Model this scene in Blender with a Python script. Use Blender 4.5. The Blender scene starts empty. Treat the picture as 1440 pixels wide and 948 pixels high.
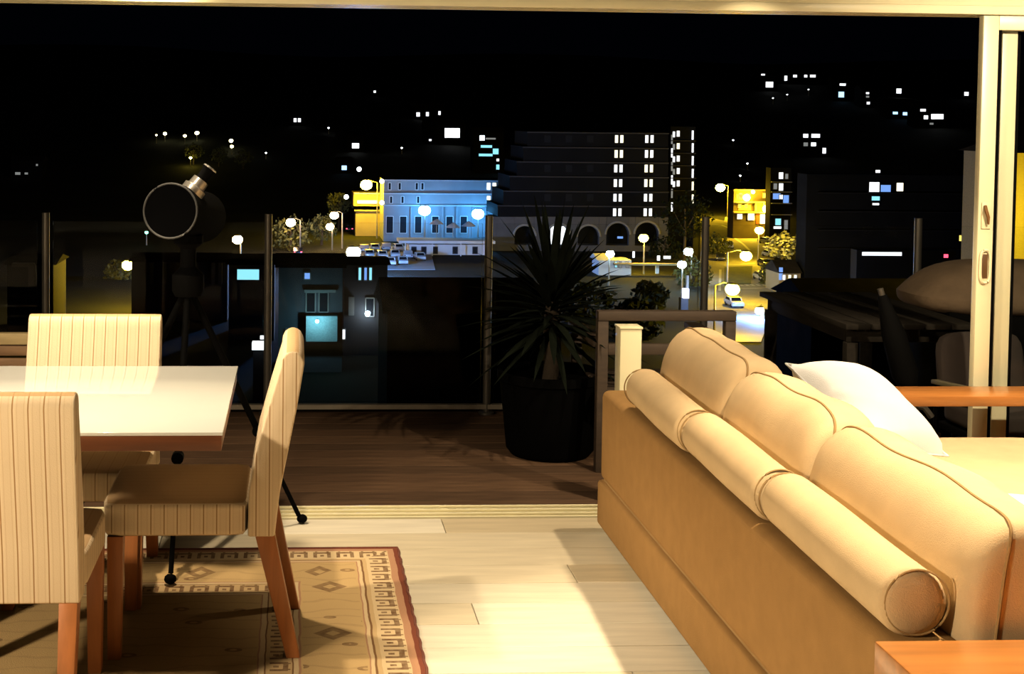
import bpy, bmesh, math, random
from mathutils import Vector, Matrix, Euler
random.seed(7)
R = math.radians
sc = bpy.context.scene
col = sc.collection

# ------------------------------------------------------------------ camera
FPX, PPX, PPY, EYE = 1900.0, 520.0, 245.0, 1.62          # focal length and principal point in the 1440x948 frame
CAMROT = Matrix.Rotation(R(-3.16), 3, 'Z') @ Matrix.Rotation(R(90 - 2.41), 3, 'X') @ Matrix.Rotation(R(0.6), 3, 'Z')
cam = bpy.data.cameras.new('camera')
cam.sensor_fit = 'HORIZONTAL'; cam.sensor_width = 36
cam.lens = 36 * FPX / 1440
cam.shift_x = (720 - PPX) / 1440
cam.shift_y = (PPY - 474) / 1440
cam.clip_start = 0.05; cam.clip_end = 3000
camo = bpy.data.objects.new('camera', cam); col.objects.link(camo)
camo.location = (0, 0, EYE); camo.rotation_euler = CAMROT.to_euler()
sc.camera = camo

# ------------------------------------------------------------------ world, exposure
w = bpy.data.worlds.new('night'); sc.world = w; w.use_nodes = True
w.node_tree.nodes['Background'].inputs[0].default_value = (0.25, 0.4, 1.0, 1)
w.node_tree.nodes['Background'].inputs[1].default_value = 0.0005
vs = sc.view_settings
vs.view_transform = 'Standard'; vs.look = 'None'; vs.gamma = 1; vs.use_curve_mapping = False
vs.exposure = 0.68
sc.cycles.use_denoising = True
sc.cycles.max_bounces = 8; sc.cycles.diffuse_bounces = 1; sc.cycles.glossy_bounces = 3
sc.cycles.transparent_max_bounces = 16
sc.cycles.caustics_reflective = False; sc.cycles.caustics_refractive = False
sc.cycles.sample_clamp_indirect = 4

# ------------------------------------------------------------------ room lights (recessed downlights and added fill lights)
WARM = (1.0, 0.795, 0.53)
def spot(loc, power, size=150, blend=0.5, tgt=None, rad=0.035):
    l = bpy.data.lights.new('room_spot', 'SPOT'); l.energy = power; l.color = WARM
    l.spot_size = R(size); l.spot_blend = blend; l.shadow_soft_size = rad
    o = bpy.data.objects.new('room_spot', l); col.objects.link(o); o.location = loc
    d = Vector(tgt) - Vector(loc) if tgt else Vector((0, 0, -1))
    o.rotation_euler = d.to_track_quat('-Z', 'Y').to_euler()
spot((1.83, 5.05, 2.44), 92, 88, 0.45)       # window end of the sofa row
spot((1.83, 3.05, 2.44), 230, 84, 0.45)       # near end of the sofa row
spot((-0.55, 5.05, 2.44), 105, 96, 0.45)      # window end of the dining row
spot((-1.00, 3.95, 2.44), 100, 110, 0.6)      # over the dining table
spot((3.00, 3.60, 2.44), 190, 84, 0.6, tgt=(2.95, 5.2, 1.0))   # added unseen spot over the chaise, brightens the door leaves
lp = bpy.data.lights.new('added_fill_light', 'POINT'); lp.energy = 300; lp.color = WARM; lp.shadow_soft_size = 0.12
lpo = bpy.data.objects.new('added_fill_light', lp); col.objects.link(lpo); lpo.location = (-2.7, 1.2, 2.28)   # added unseen point light, brightens chair backs, door head and stiles

# ------------------------------------------------------------------ helpers: materials
MATS = {}
def newmat(name):
    m = bpy.data.materials.new(name); m.use_nodes = True
    nt = m.node_tree; b = nt.nodes['Principled BSDF']
    return m, nt, b
def N(nt, t, **kw):
    n = nt.nodes.new(t)
    for k, v in kw.items(): setattr(n, k, v)
    return n
def mat(name, c, rough=0.6, var=0.12, scale=8.0, bump=0.0, bscale=60.0, metal=0.0, spec=0.5, stretch=(1, 1, 1), c2=None, coat=0.0):
    """principled surface with procedural noise colour variation and fine relief"""
    if name in MATS: return MATS[name]
    m, nt, b = newmat(name)
    tc = N(nt, 'ShaderNodeTexCoord'); mp = N(nt, 'ShaderNodeMapping'); mp.inputs['Scale'].default_value = stretch
    nt.links.new(tc.outputs['Object'], mp.inputs['Vector'])
    nz = N(nt, 'ShaderNodeTexNoise'); nz.inputs['Scale'].default_value = scale; nz.inputs['Detail'].default_value = 4
    nt.links.new(mp.outputs[0], nz.inputs['Vector'])
    rp = N(nt, 'ShaderNodeValToRGB')
    rp.color_ramp.elements[0].position = 0.3; rp.color_ramp.elements[1].position = 0.7
    lo = c2 if c2 else tuple(max(0, x * (1 - var)) for x in c)
    hi = c if c2 else tuple(min(1, x * (1 + var)) for x in c)
    rp.color_ramp.elements[0].color = (*lo, 1); rp.color_ramp.elements[1].color = (*hi, 1)
    nt.links.new(nz.outputs['Fac'], rp.inputs[0]); nt.links.new(rp.outputs[0], b.inputs['Base Color'])
    b.inputs['Roughness'].default_value = rough; b.inputs['Metallic'].default_value = metal
    b.inputs['Specular IOR Level'].default_value = spec; b.inputs['Coat Weight'].default_value = coat
    if bump:
        n2 = N(nt, 'ShaderNodeTexNoise'); n2.inputs['Scale'].default_value = bscale; n2.inputs['Detail'].default_value = 3
        nt.links.new(mp.outputs[0], n2.inputs['Vector'])
        bp = N(nt, 'ShaderNodeBump'); bp.inputs['Strength'].default_value = bump; bp.inputs['Distance'].default_value = 0.01
        nt.links.new(n2.outputs['Fac'], bp.inputs['Height']); nt.links.new(bp.outputs[0], b.inputs['Normal'])
    MATS[name] = m; return m
def emit(name, c, s, sampled=False):
    if name in MATS: return MATS[name]
    m, nt, b = newmat(name)
    b.inputs['Base Color'].default_value = (0.05, 0.05, 0.05, 1)
    b.inputs['Emission Color'].default_value = (*c, 1); b.inputs['Emission Strength'].default_value = s
    m.cycles.emission_sampling = 'AUTO' if sampled else 'NONE'
    MATS[name] = m; return m
def glassmat(name, tint=(0.97, 0.98, 0.98), ior=1.14, rough=0.0):
    if name in MATS: return MATS[name]
    m, nt, b = newmat(name); nt.nodes.remove(b)
    out = nt.nodes['Material Output']
    t = N(nt, 'ShaderNodeBsdfTransparent'); t.inputs[0].default_value = (*tint, 1)
    g = N(nt, 'ShaderNodeBsdfGlossy'); g.inputs['Roughness'].default_value = rough
    fr = N(nt, 'ShaderNodeFresnel'); fr.inputs[0].default_value = ior
    mx = N(nt, 'ShaderNodeMixShader')
    nt.links.new(fr.outputs[0], mx.inputs[0]); nt.links.new(t.outputs[0], mx.inputs[1]); nt.links.new(g.outputs[0], mx.inputs[2])
    nt.links.new(mx.outputs[0], out.inputs[0]); MATS[name] = m; return m

# ------------------------------------------------------------------ helpers: meshes and objects
class MB:
    def __init__(s): s.v = []; s.f = []
    def add(s, vs, fs):
        o = len(s.v); s.v += [Vector(p) for p in vs]; s.f += [tuple(i + o for i in f) for f in fs]; return s
    def box(s, c, d, rot=None):
        hx, hy, hz = d[0] / 2, d[1] / 2, d[2] / 2
        vs = [Vector((x, y, z)) for x in (-hx, hx) for y in (-hy, hy) for z in (-hz, hz)]
        if rot: m = Euler(rot).to_matrix(); vs = [m @ p for p in vs]
        return s.add([p + Vector(c) for p in vs], [(0, 1, 3, 2), (4, 6, 7, 5), (0, 4, 5, 1), (2, 3, 7, 6), (0, 2, 6, 4), (1, 5, 7, 3)])
    def bb(s, x0, x1, y0, y1, z0, z1): return s.box(((x0 + x1) / 2, (y0 + y1) / 2, (z0 + z1) / 2), (x1 - x0, y1 - y0, z1 - z0))
    def hexa(s, bottom, top): return s.add(list(bottom) + list(top), [(3, 2, 1, 0), (4, 5, 6, 7), (0, 1, 5, 4), (1, 2, 6, 5), (2, 3, 7, 6), (3, 0, 4, 7)])
    def tube(s, pts, r, n=8, cap=True):
        pts = [Vector(p) for p in pts]; rs = r if isinstance(r, (list, tuple)) else [r] * len(pts)
        rings = []; up = None
        for i, p in enumerate(pts):
            t = (pts[min(i + 1, len(pts) - 1)] - pts[max(i - 1, 0)]).normalized()
            if up is None: up = Vector((0, 0, 1)) if abs(t.z) < 0.9 else Vector((1, 0, 0))
            a = t.cross(up).normalized(); b = a.cross(t).normalized(); up = b
            rings.append([p + (a * math.cos(2 * math.pi * k / n) + b * math.sin(2 * math.pi * k / n)) * rs[i] for k in range(n)])
        vs = [q for g in rings for q in g]
        fs = [(i * n + k, i * n + (k + 1) % n, (i + 1) * n + (k + 1) % n, (i + 1) * n + k) for i in range(len(pts) - 1) for k in range(n)]
        if cap: fs += [tuple(range(n - 1, -1, -1)), tuple(range((len(pts) - 1) * n, len(pts) * n))]
        return s.add(vs, fs)
    def loop(s, pts, r, n=6):
        pts = [Vector(p) for p in pts]; m = len(pts); vs = []
        for i, p in enumerate(pts):
            t = (pts[(i + 1) % m] - pts[i - 1]).normalized()
            ref = Vector((1, 0, 0)) if abs(t.x) < 0.8 else Vector((0, 0, 1))
            a = t.cross(ref).normalized(); b = a.cross(t).normalized()
            vs += [p + (a * math.cos(2 * math.pi * k / n) + b * math.sin(2 * math.pi * k / n)) * r for k in range(n)]
        fs = [(i * n + k, i * n + (k + 1) % n, ((i + 1) % m) * n + (k + 1) % n, ((i + 1) % m) * n + k) for i in range(m) for k in range(n)]
        return s.add(vs, fs)
    def lathe(s, prof, n=24, c=(0, 0, 0)):
        vs = [(c[0] + r * math.cos(2 * math.pi * k / n), c[1] + r * math.sin(2 * math.pi * k / n), c[2] + z) for r, z in prof for k in range(n)]
        fs = [(i * n + k, i * n + (k + 1) % n, (i + 1) * n + (k + 1) % n, (i + 1) * n + k) for i in range(len(prof) - 1) for k in range(n)]
        fs += [tuple(range(n - 1, -1, -1)), tuple(range((len(prof) - 1) * n, len(prof) * n))]
        return s.add(vs, fs)
    def prism(s, poly, a0, a1, axis='x'):
        def P(u, v, a): return {'x': (a, u, v), 'y': (u, a, v), 'z': (u, v, a)}[axis]
        n = len(poly)
        vs = [P(u, v, a0) for u, v in poly] + [P(u, v, a1) for u, v in poly]
        return s.add(vs, [tuple(range(n)), tuple(range(2 * n - 1, n - 1, -1))] + [(i, i + n, (i + 1) % n + n, (i + 1) % n) for i in range(n)])
    def puff(s, c, d, k=4.0, n=10, rot=None, taper=None):
        """rounded puffy block: a cube grid pushed out to an Lk ball"""
        a, b, e = d[0] / 2, d[1] / 2, d[2] / 2
        m = Euler(rot).to_matrix() if rot else None
        idx = {}; vs = []; fs = []
        def vert(i, j, l):
            key = (i, j, l)
            if key in idx: return idx[key]
            p = [math.tan((2 * t / n - 1) * math.pi / 4) for t in key]
            q = sum(abs(t) ** k for t in p) ** (1 / k)
            v = Vector((p[0] / q * a, p[1] / q * b, p[2] / q * e))
            if taper: v = taper(v)
            if m: v = m @ v
            idx[key] = len(vs); vs.append(v + Vector(c)); return idx[key]
        for i in range(n):
            for j in range(n):
                for q in (0, n):
                    for g in (lambda i, j: (q, i, j), lambda i, j: (i, q, j), lambda i, j: (i, j, q)):
                        fs.append(tuple(vert(*g(i + u, j + v)) for u, v in ((0, 0), (1, 0), (1, 1), (0, 1))))
        return s.add(vs, fs)
    def ico(s, c, r, sub=1, sq=(1, 1, 1)):
        bm = bmesh.new(); bmesh.ops.create_icosphere(bm, subdivisions=sub, radius=r)
        bm.verts.ensure_lookup_table()
        s.add([Vector((v.co.x * sq[0], v.co.y * sq[1], v.co.z * sq[2])) + Vector(c) for v in bm.verts], [tuple(v.index for v in f.verts) for f in bm.faces]); bm.free(); return s
    def mesh(s, name, m, bevel=0, seg=2, smooth=True, angle=40, org=None):
        me = bpy.data.meshes.new(name)
        o = Vector(org) if org is not None else Vector((0, 0, 0))
        me.from_pydata([p - o for p in s.v], [], s.f)
        bm = bmesh.new(); bm.from_mesh(me)
        bmesh.ops.recalc_face_normals(bm, faces=bm.faces)
        if bevel:
            es = [e for e in bm.edges if len(e.link_faces) == 2 and e.calc_face_angle(0) > R(25)]
            bmesh.ops.bevel(bm, geom=es, offset=bevel, segments=seg, affect='EDGES', profile=0.5, clamp_overlap=True)
        bm.to_mesh(me); bm.free()
        if smooth:
            me.polygons.foreach_set('use_smooth', [True] * len(me.polygons))
            me.set_sharp_from_angle(angle=R(angle))
        if m: me.materials.append(m)
        return me
    def build(s, name, m, parent=None, **kw):
        return link(name, s.mesh(name, m, **kw), parent)
def link(name, me, parent=None, loc=(0, 0, 0), rot=(0, 0, 0)):
    o = bpy.data.objects.new(name, me); col.objects.link(o)
    o.parent = parent; o.location = loc; o.rotation_euler = rot
    return o
def tag(o, label=None, cat=None, group=None, kind=None):
    if label: o['label'] = label
    if cat: o['category'] = cat
    if group: o['group'] = group
    if kind: o['kind'] = kind
    return o
def thing(name, label, cat, loc=(0, 0, 0), rz=0, group=None):
    o = bpy.data.objects.new(name, None); col.objects.link(o); o.empty_display_size = 0.1
    o.location = loc; o.rotation_euler = (0, 0, rz)
    return tag(o, label, cat, group)
def struct(name, mb, m, **kw):
    return tag(mb.build(name, m, **kw), kind='structure')
def copy_tree(o, parent=None):
    c = o.copy(); col.objects.link(c); c.parent = parent
    for ch in list(o.children): copy_tree(ch, c)
    return c
# points of the place measured from the photograph
def ray(px, py): return CAMROT @ Vector(((px - PPX) / FPX, -(py - PPY) / FPX, -1))
def at_y(px, py, y): d = ray(px, py); return Vector((0, 0, EYE)) + d * (y / d.y)
def at_z(px, py, z): d = ray(px, py); return Vector((0, 0, EYE)) + d * ((z - EYE) / d.z)

# ------------------------------------------------------------------ interior materials
PLANKS = [mat('oak_floor_%d' % i, c, rough=0.38, var=0.10, scale=3, stretch=(1, 9, 1), bump=0.05, bscale=30)
          for i, c in enumerate([(0.80, 0.73, 0.58), (0.76, 0.68, 0.52), (0.70, 0.61, 0.44), (0.83, 0.77, 0.63), (0.62, 0.52, 0.35)])]
GROUT = mat('floor_gap', (0.30, 0.22, 0.13), rough=0.8)
CREAM = mat('cream_paint', (0.88, 0.80, 0.52), rough=0.35, var=0.03)
WALLP = mat('wall_paint', (0.13, 0.11, 0.085), rough=0.8, var=0.03)
CEIL = mat('ceiling_paint', (0.14, 0.125, 0.10), rough=0.85, var=0.02)
DECK = [mat('deck_board_%d' % i, c, rough=0.8, var=0.25, scale=4, stretch=(1, 8, 1), bump=0.15, spec=0.15)
        for i, c in enumerate([(0.088, 0.049, 0.027), (0.072, 0.041, 0.023), (0.098, 0.055, 0.030)])]
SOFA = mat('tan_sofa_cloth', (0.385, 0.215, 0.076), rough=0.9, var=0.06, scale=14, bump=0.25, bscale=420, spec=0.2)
CUSH = mat('tan_cushion_cloth', (0.70, 0.51, 0.29), rough=0.9, var=0.05, scale=10, bump=0.2, bscale=380, spec=0.2)
PIPE = mat('cushion_piping', (0.40, 0.25, 0.10), rough=0.9)
WHITEC = mat('white_pillow_cloth', (0.86, 0.87, 0.88), rough=0.9, var=0.03, bump=0.15, bscale=300, spec=0.2)
LEGW = mat('chair_leg_wood', (0.46, 0.165, 0.05), rough=0.4, var=0.18, scale=6, stretch=(6, 6, 0.7))
TABW = mat('table_wood', (0.17, 0.055, 0.020), rough=0.4, var=0.25, scale=5, stretch=(0.6, 8, 8))
ORANGEW = mat('orange_wood', (0.50, 0.19, 0.045), rough=0.28, var=0.18, scale=4, stretch=(0.7, 8, 8), coat=0.3)
GLTOP = mat('white_glass', (0.70, 0.70, 0.66), rough=0.05, var=0.01, spec=0.45)
BLACKM = mat('black_metal', (0.0018, 0.0018, 0.0018), rough=0.8, spec=0.05)
GREYM = mat('grey_post_metal', (0.10, 0.09, 0.075), rough=0.4, metal=0.6)
SILVER = mat('silver_metal', (0.62, 0.60, 0.56), rough=0.3, metal=0.9)
GLASS = glassmat('balustrade_glass')
DGLASS = glassmat('door_glass')

def stripes(name):
    m, nt, b = newmat(name)
    tc = N(nt, 'ShaderNodeTexCoord'); sx = N(nt, 'ShaderNodeSeparateXYZ'); nt.links.new(tc.outputs['Object'], sx.inputs[0])
    sn = N(nt, 'ShaderNodeSeparateXYZ'); nt.links.new(tc.outputs['Normal'], sn.inputs[0])
    def math_(op, a, bb=None):
        n = N(nt, 'ShaderNodeMath', operation=op)
        for i, q in enumerate((a, bb)):
            if q is None: continue
            if isinstance(q, (int, float)): n.inputs[i].default_value = q
            else: nt.links.new(q, n.inputs[i])
        return n.outputs[0]
    side = math_('GREATER_THAN', math_('ABSOLUTE', sn.outputs[0]), 0.72)
    mixc = N(nt, 'ShaderNodeMix'); mixc.data_type = 'FLOAT'
    nt.links.new(side, mixc.inputs[0]); nt.links.new(sx.outputs[0], mixc.inputs[2]); nt.links.new(sx.outputs[1], mixc.inputs[3])
    u = mixc.outputs[0]
    fr = math_('FRACT', math_('ADD', math_('DIVIDE', u, 0.0385), 0.5))
    rp = N(nt, 'ShaderNodeValToRGB'); nt.links.new(fr, rp.inputs[0])
    cr = rp.color_ramp; base = (0.82, 0.65, 0.44, 1); dark = (0.44, 0.26, 0.11, 1); mid = (0.72, 0.54, 0.33, 1); pale = (0.87, 0.71, 0.50, 1)
    cr.elements[0].position = 0; cr.elements[0].color = base
    cr.elements[1].position = 1; cr.elements[1].color = base
    for p, c in ((0.20, base), (0.24, mid), (0.28, base), (0.44, pale), (0.465, dark), (0.535, dark), (0.56, pale), (0.74, base), (0.78, mid), (0.82, base)):
        e = cr.elements.new(p); e.color = c
    flat = math_('GREATER_THAN', math_('ABSOLUTE', sn.outputs[2]), 0.8)     # seat and roll tops plain; the table's shade put into the brown
    mx = N(nt, 'ShaderNodeMix'); mx.data_type = 'RGBA'
    nt.links.new(math_('MULTIPLY', flat, 0.85), mx.inputs[0]); nt.links.new(rp.outputs[0], mx.inputs[6]); mx.inputs[7].default_value = (0.56, 0.35, 0.165, 1)
    nt.links.new(mx.outputs[2], b.inputs['Base Color'])
    b.inputs['Roughness'].default_value = 0.9; b.inputs['Specular IOR Level'].default_value = 0.2
    nz = N(nt, 'ShaderNodeTexNoise'); nz.inputs['Scale'].default_value = 400; nt.links.new(tc.outputs['Object'], nz.inputs['Vector'])
    bp = N(nt, 'ShaderNodeBump'); bp.inputs['Strength'].default_value = 0.25; bp.inputs['Distance'].default_value = 0.005
    nt.links.new(nz.outputs[0], bp.inputs['Height']); nt.links.new(bp.outputs[0], b.inputs['Normal'])
    return m
STRIPE = stripes('striped_chair_cloth')

# ================================================================== THE ROOM
SILL = 5.40
fl = struct('floor', MB().bb(-3.2, 4.4, -1.6, SILL, -0.12, -0.012), GROUT)
PW = 0.19
k = 0; rowi = 0
y = 1.4
plank_cache = {}
def plank_mesh(L, mi):
    key = (round(L, 2), mi)
    if key not in plank_cache:
        plank_cache[key] = MB().box((0, 0, -0.009), (L - 0.003, PW - 0.003, 0.018)).mesh('plank', PLANKS[mi], bevel=0.0012, seg=1)
    return plank_cache[key]
ystart = SILL - 0.02
row = 0
prnd = random.Random(3)
yy = ystart
while yy > 1.2:
    x = -3.2 + [0.0, -1.1, -0.5, -1.5, -0.8][row % 5]
    while x < 4.4:
        a, b_ = max(x, -3.2), min(x + 1.9, 4.4)
        if b_ - a > 0.1:
            link('plank', plank_mesh(b_ - a, prnd.choice([0, 0, 1, 1, 3, 3, 2, 2, 4, 0])), fl, ((a + b_) / 2, yy - PW / 2, 0))
        x += 1.9
    yy -= PW; row += 1
tag(MB().bb(-3.2, 4.4, -1.6, yy, -0.018, 0).build('plank_field', PLANKS[1], fl), kind='stuff')
struct('ceiling', MB().bb(-3.2, 4.4, -1.6, SILL + 0.1, 2.46, 2.56), CEIL)
struct('wall_left', MB().bb(-3.3, -3.2, -1.6, SILL + 0.1, 0, 2.46), WALLP)
struct('wall_right', MB().bb(4.4, 4.5, -1.6, SILL + 0.1, 0, 2.46), WALLP)
struct('wall_back', MB().bb(-3.3, 4.5, -1.7, -1.6, 0, 2.46), WALLP)
HEAD = 2.065
hd = struct('trim_1', MB().bb(-3.2, 4.4, SILL - 0.02, SILL + 0.16, HEAD + 0.035, 2.46), CREAM, bevel=0.004)
for yy_ in (SILL - 0.008, SILL + 0.066, SILL + 0.135):
    MB().bb(-3.2, 4.4, yy_ - 0.012, yy_ + 0.012, HEAD, HEAD + 0.036).build('track_rail', CREAM, hd, bevel=0.003)
MB().bb(0.835, 0.858, SILL - 0.03, SILL - 0.019, HEAD + 0.03, HEAD + 0.1).build('track_joint', GROUT, hd)
sl = struct('trim_2', MB().bb(-3.2, 4.4, SILL, SILL + 0.16, -0.08, 0.002), CREAM, bevel=0.002)
for yy_ in (SILL + 0.02, SILL + 0.072, SILL + 0.125):
    MB().bb(-3.2, 4.4, yy_ - 0.008, yy_ + 0.008, 0.002, 0.012).build('track_rail', CREAM, sl, bevel=0.002)

# sliding door leaves stacked to the right of the opening
def leaf(name, x0, x1, yc, handles):
    d = thing(name, None, None, (x0, yc, 0.013)); d['kind'] = 'structure'
    W = x1 - x0; Z1 = HEAD - 0.014
    for xa in (0, W - 0.066):
        MB().bb(xa, xa + 0.066, -0.02, 0.02, 0, Z1).build('stile', CREAM, d, bevel=0.004)
    MB().bb(0.066, W - 0.066, -0.02, 0.02, 0, 0.09).build('bottom_rail', CREAM, d, bevel=0.003)
    MB().bb(0.066, W - 0.066, -0.02, 0.02, Z1 - 0.06, Z1).build('top_rail', CREAM, d, bevel=0.003)
    MB().bb(0.06, W - 0.06, -0.004, 0.004, 0.085, Z1 - 0.055).build('pane', DGLASS, d)
    MB().bb(0.066, 0.082, -0.012, 0.012, 0.09, Z1 - 0.06).build('gasket', BLACKM, d)
    if handles:
        h = thing('handle', None, None); h.parent = d
        for zc, hh in ((1.02, 0.135),):
            pts = [(0.033 + 0.021 * math.copysign(abs(math.cos(t)) ** 0.7, math.cos(t)), -0.026, zc + hh / 2 * math.copysign(abs(math.sin(t)) ** 0.55, math.sin(t))) for t in [2 * math.pi * i / 28 for i in range(28)]]
            hp = MB().loop(pts, 0.006).build('pull_rim', CREAM, d)
            MB().bb(0.022, 0.045, -0.0225, -0.0195, zc - 0.05, zc + 0.05).build('pull_recess', mat('dark_recess', (0.12, 0.06, 0.02), rough=0.5), d, bevel=0.001)
        lk = MB().bb(0.012, 0.052, -0.027, -0.02, 1.175, 1.285).build('latch_plate', CREAM, d, bevel=0.003)
        MB().tube([(0.024, -0.03, 1.27), (0.022, -0.042, 1.25), (0.030, -0.045, 1.225), (0.034, -0.04, 1.195)], [0.007, 0.008, 0.007, 0.004]).build('latch_lever', mat('brown_latch', (0.22, 0.10, 0.03), rough=0.4), d)
        bpy.data.objects.remove(h)
    return d
leaf('door_1', 2.806, 4.1, SILL + 0.02, True)
leaf('door_2', 2.915, 4.25, SILL + 0.072, False)

# ================================================================== THE BALCONY
dk = struct('balcony_floor', MB().bb(-4.5, 6.5, SILL + 0.16, 7.62, -0.3, -0.05), mat('deck_joist', (0.02, 0.014, 0.01), rough=0.9))
for i in range(14):
    yb = SILL + 0.165 + i * 0.146
    me = MB().box((0, 0, 0), (11.0, 0.14, 0.03)).mesh('deck_board', DECK[i % 3], bevel=0.003, seg=1)
    link('deck_board', me, dk, (1.0, yb + 0.07, -0.035))
BALY = 7.4
bal = thing('glass_balustrade', 'frameless glass balustrade with slim dark grey posts along the balcony edge', 'balustrade', (0, BALY, -0.02))
for i in range(-1, 6):
    xp = -1.36 + (i) * 1.2155 + (0.01 if i == 0 else 0)
    MB().tube([(xp, 0, 0), (xp, 0, 1.105)], 0.021, n=12).build('post', GREYM, bal)
    MB().lathe([(0.045, 0), (0.045, 0.012), (0.024, 0.018)], n=16, c=(xp, 0, 0)).build('base_plate', GREYM, bal)
    if i < 5: MB().bb(xp + 0.04, xp + 1.18, -0.006, 0.006, 0.07, 1.06).build('glass_panel', GLASS, bal)
MB().bb(-2.6, 4.8, -0.02, 0.02, 0.03, 0.055).build('bottom_rail', mat('rail_alu', (0.30, 0.26, 0.20), rough=0.4, metal=0.5), bal)

# potted yucca
ply = thing('potted_yucca', 'dark spiky yucca in a round black pot on the deck', 'plant', (1.26, 6.52, -0.02))
pot = MB().lathe([(0.19, 0), (0.215, 0.03), (0.25, 0.36), (0.262, 0.37), (0.262, 0.41), (0.24, 0.41), (0.235, 0.37), (0.03, 0.365)], n=32).build('pot', mat('black_pot', (0.002, 0.002, 0.002), rough=0.9, spec=0.02), ply)
MB().tube([(0, 0, 0.36), (0.01, 0, 0.5), (0.0, 0.01, 0.62), (0.005, 0, 0.78)], [0.045, 0.04, 0.042, 0.03], n=10).build('trunk', mat('yucca_trunk', (0.045, 0.032, 0.02), rough=0.9, bump=0.5), ply)
LEAFM = mat('yucca_leaf', (0.006, 0.008, 0.005), rough=0.9, var=0.4, scale=5, spec=0.03)
prnd = random.Random(11)
for i in range(130):
    az = i * 2.39996; t = i / 129
    el = R(84 - 104 * t ** 0.8 + prnd.uniform(-8, 8)); L = prnd.uniform(0.38, 0.54) * (1 - 0.10 * t); wd = prnd.uniform(0.014, 0.02)
    base = Vector((0, 0, 0.80 - 0.20 * t))
    d = Vector((math.cos(az) * math.cos(el), math.sin(az) * math.cos(el), math.sin(el))); sd = Vector((-math.sin(az), math.cos(az), 0)); up = sd.cross(d)
    vs = []; n = 5
    for q in range(n + 1):
        u = q / n; p = base + d * (L * u) + Vector((0, 0, -0.10 * u * u * math.cos(el)))
        ww = wd * (0.7 + 1.3 * u) * (1 - u ** 2.2) + 0.0005
        vs += [p - sd * ww, p + up * ww * 0.35 * -1, p + sd * ww]
    fs = [(q * 3 + a, q * 3 + a + 1, q * 3 + a + 4, q * 3 + a + 3) for q in range(n) for a in (0, 1)]
    MB().add(vs, fs).build('leaf', LEAFM, ply)

# dark timber outdoor armchair behind the sofa
DKW = mat('dark_outdoor_wood', (0.050, 0.032, 0.019), rough=0.7, var=0.25, stretch=(1, 6, 6))
ch = thing('outdoor_armchair', 'dark timber outdoor armchair frame on the deck beyond the sofa', 'armchair', (1.73, 6.45, -0.02))
for sx in (-1, 1):
    MB().bb(sx * 0.30 - 0.025, sx * 0.30 + 0.025, -0.30, -0.25, 0, 0.71).build('leg', DKW, ch, bevel=0.004)
    MB().bb(sx * 0.30 - 0.025, sx * 0.30 + 0.025, 0.27, 0.32, 0, 0.58).build('leg', DKW, ch, bevel=0.004)
    MB().bb(sx * 0.30 - 0.035, sx * 0.30 + 0.035, -0.25, 0.34, 0.58, 0.61).build('armrest', DKW, ch, bevel=0.004)
MB().bb(-0.325, 0.325, -0.305, -0.245, 0.71, 0.755).build('back_rail', DKW, ch, bevel=0.004)
MB().bb(-0.275, 0.275, -0.295, -0.255, 0.55, 0.60).build('back_rail', DKW, ch, bevel=0.004)
MB().bb(-0.275, 0.275, -0.295, -0.255, 0.34, 0.38).build('back_rail', DKW, ch, bevel=0.004)
for i in range(6): MB().bb(-0.275, 0.275, -0.24 + i * 0.088, -0.165 + i * 0.088, 0.36, 0.38).build('seat_slat', DKW, ch, bevel=0.003)

# cream bollard just outside the track
cb = thing('deck_bollard', 'narrow square cream post standing on the deck behind the sofa end', 'post', (1.425, 5.66, -0.02))
MB().bb(-0.046, 0.046, -0.046, 0.046, 0, 0.755).build('shaft', CREAM, cb, bevel=0.004)
MB().bb(-0.05, 0.05, -0.05, 0.05, 0.755, 0.765).build('cap', CREAM, cb, bevel=0.003)
MB().bb(-0.07, 0.07, -0.07, 0.07, 0, 0.012).build('foot_plate', CREAM, cb, bevel=0.003)

# outdoor dining table
GRW = mat('weathered_table_wood', (0.014, 0.0115, 0.0085), rough=0.8, var=0.25, stretch=(6, 1, 6), spec=0.1)
ot = thing('outdoor_table', 'weathered slatted outdoor dining table on the deck behind the console', 'outdoor table', (2.79, 6.50, -0.02))
for i in range(5): MB().bb(-0.305 + i * 0.1235, -0.305 + i * 0.1235 + 0.115, -0.57, 0.57, 0.705, 0.73).build('top_slat', GRW, ot, bevel=0.003)
for sy in (-1, 1): MB().bb(-0.28, 0.28, sy * 0.5 - 0.015, sy * 0.5 + 0.015, 0.64, 0.705).build('apron', GRW, ot, bevel=0.003)
for sx in (-1, 1): MB().bb(sx * 0.26 - 0.015, sx * 0.26 + 0.015, -0.485, 0.485, 0.64, 0.705).build('apron', GRW, ot, bevel=0.003)
for sx in (-1, 1):
    for sy in (-1, 1): MB().bb(sx * 0.26 - 0.026, sx * 0.26 + 0.026, sy * 0.515 - 0.026, sy * 0.515 + 0.026, 0, 0.64).build('leg', GRW, ot, bevel=0.003)

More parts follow.
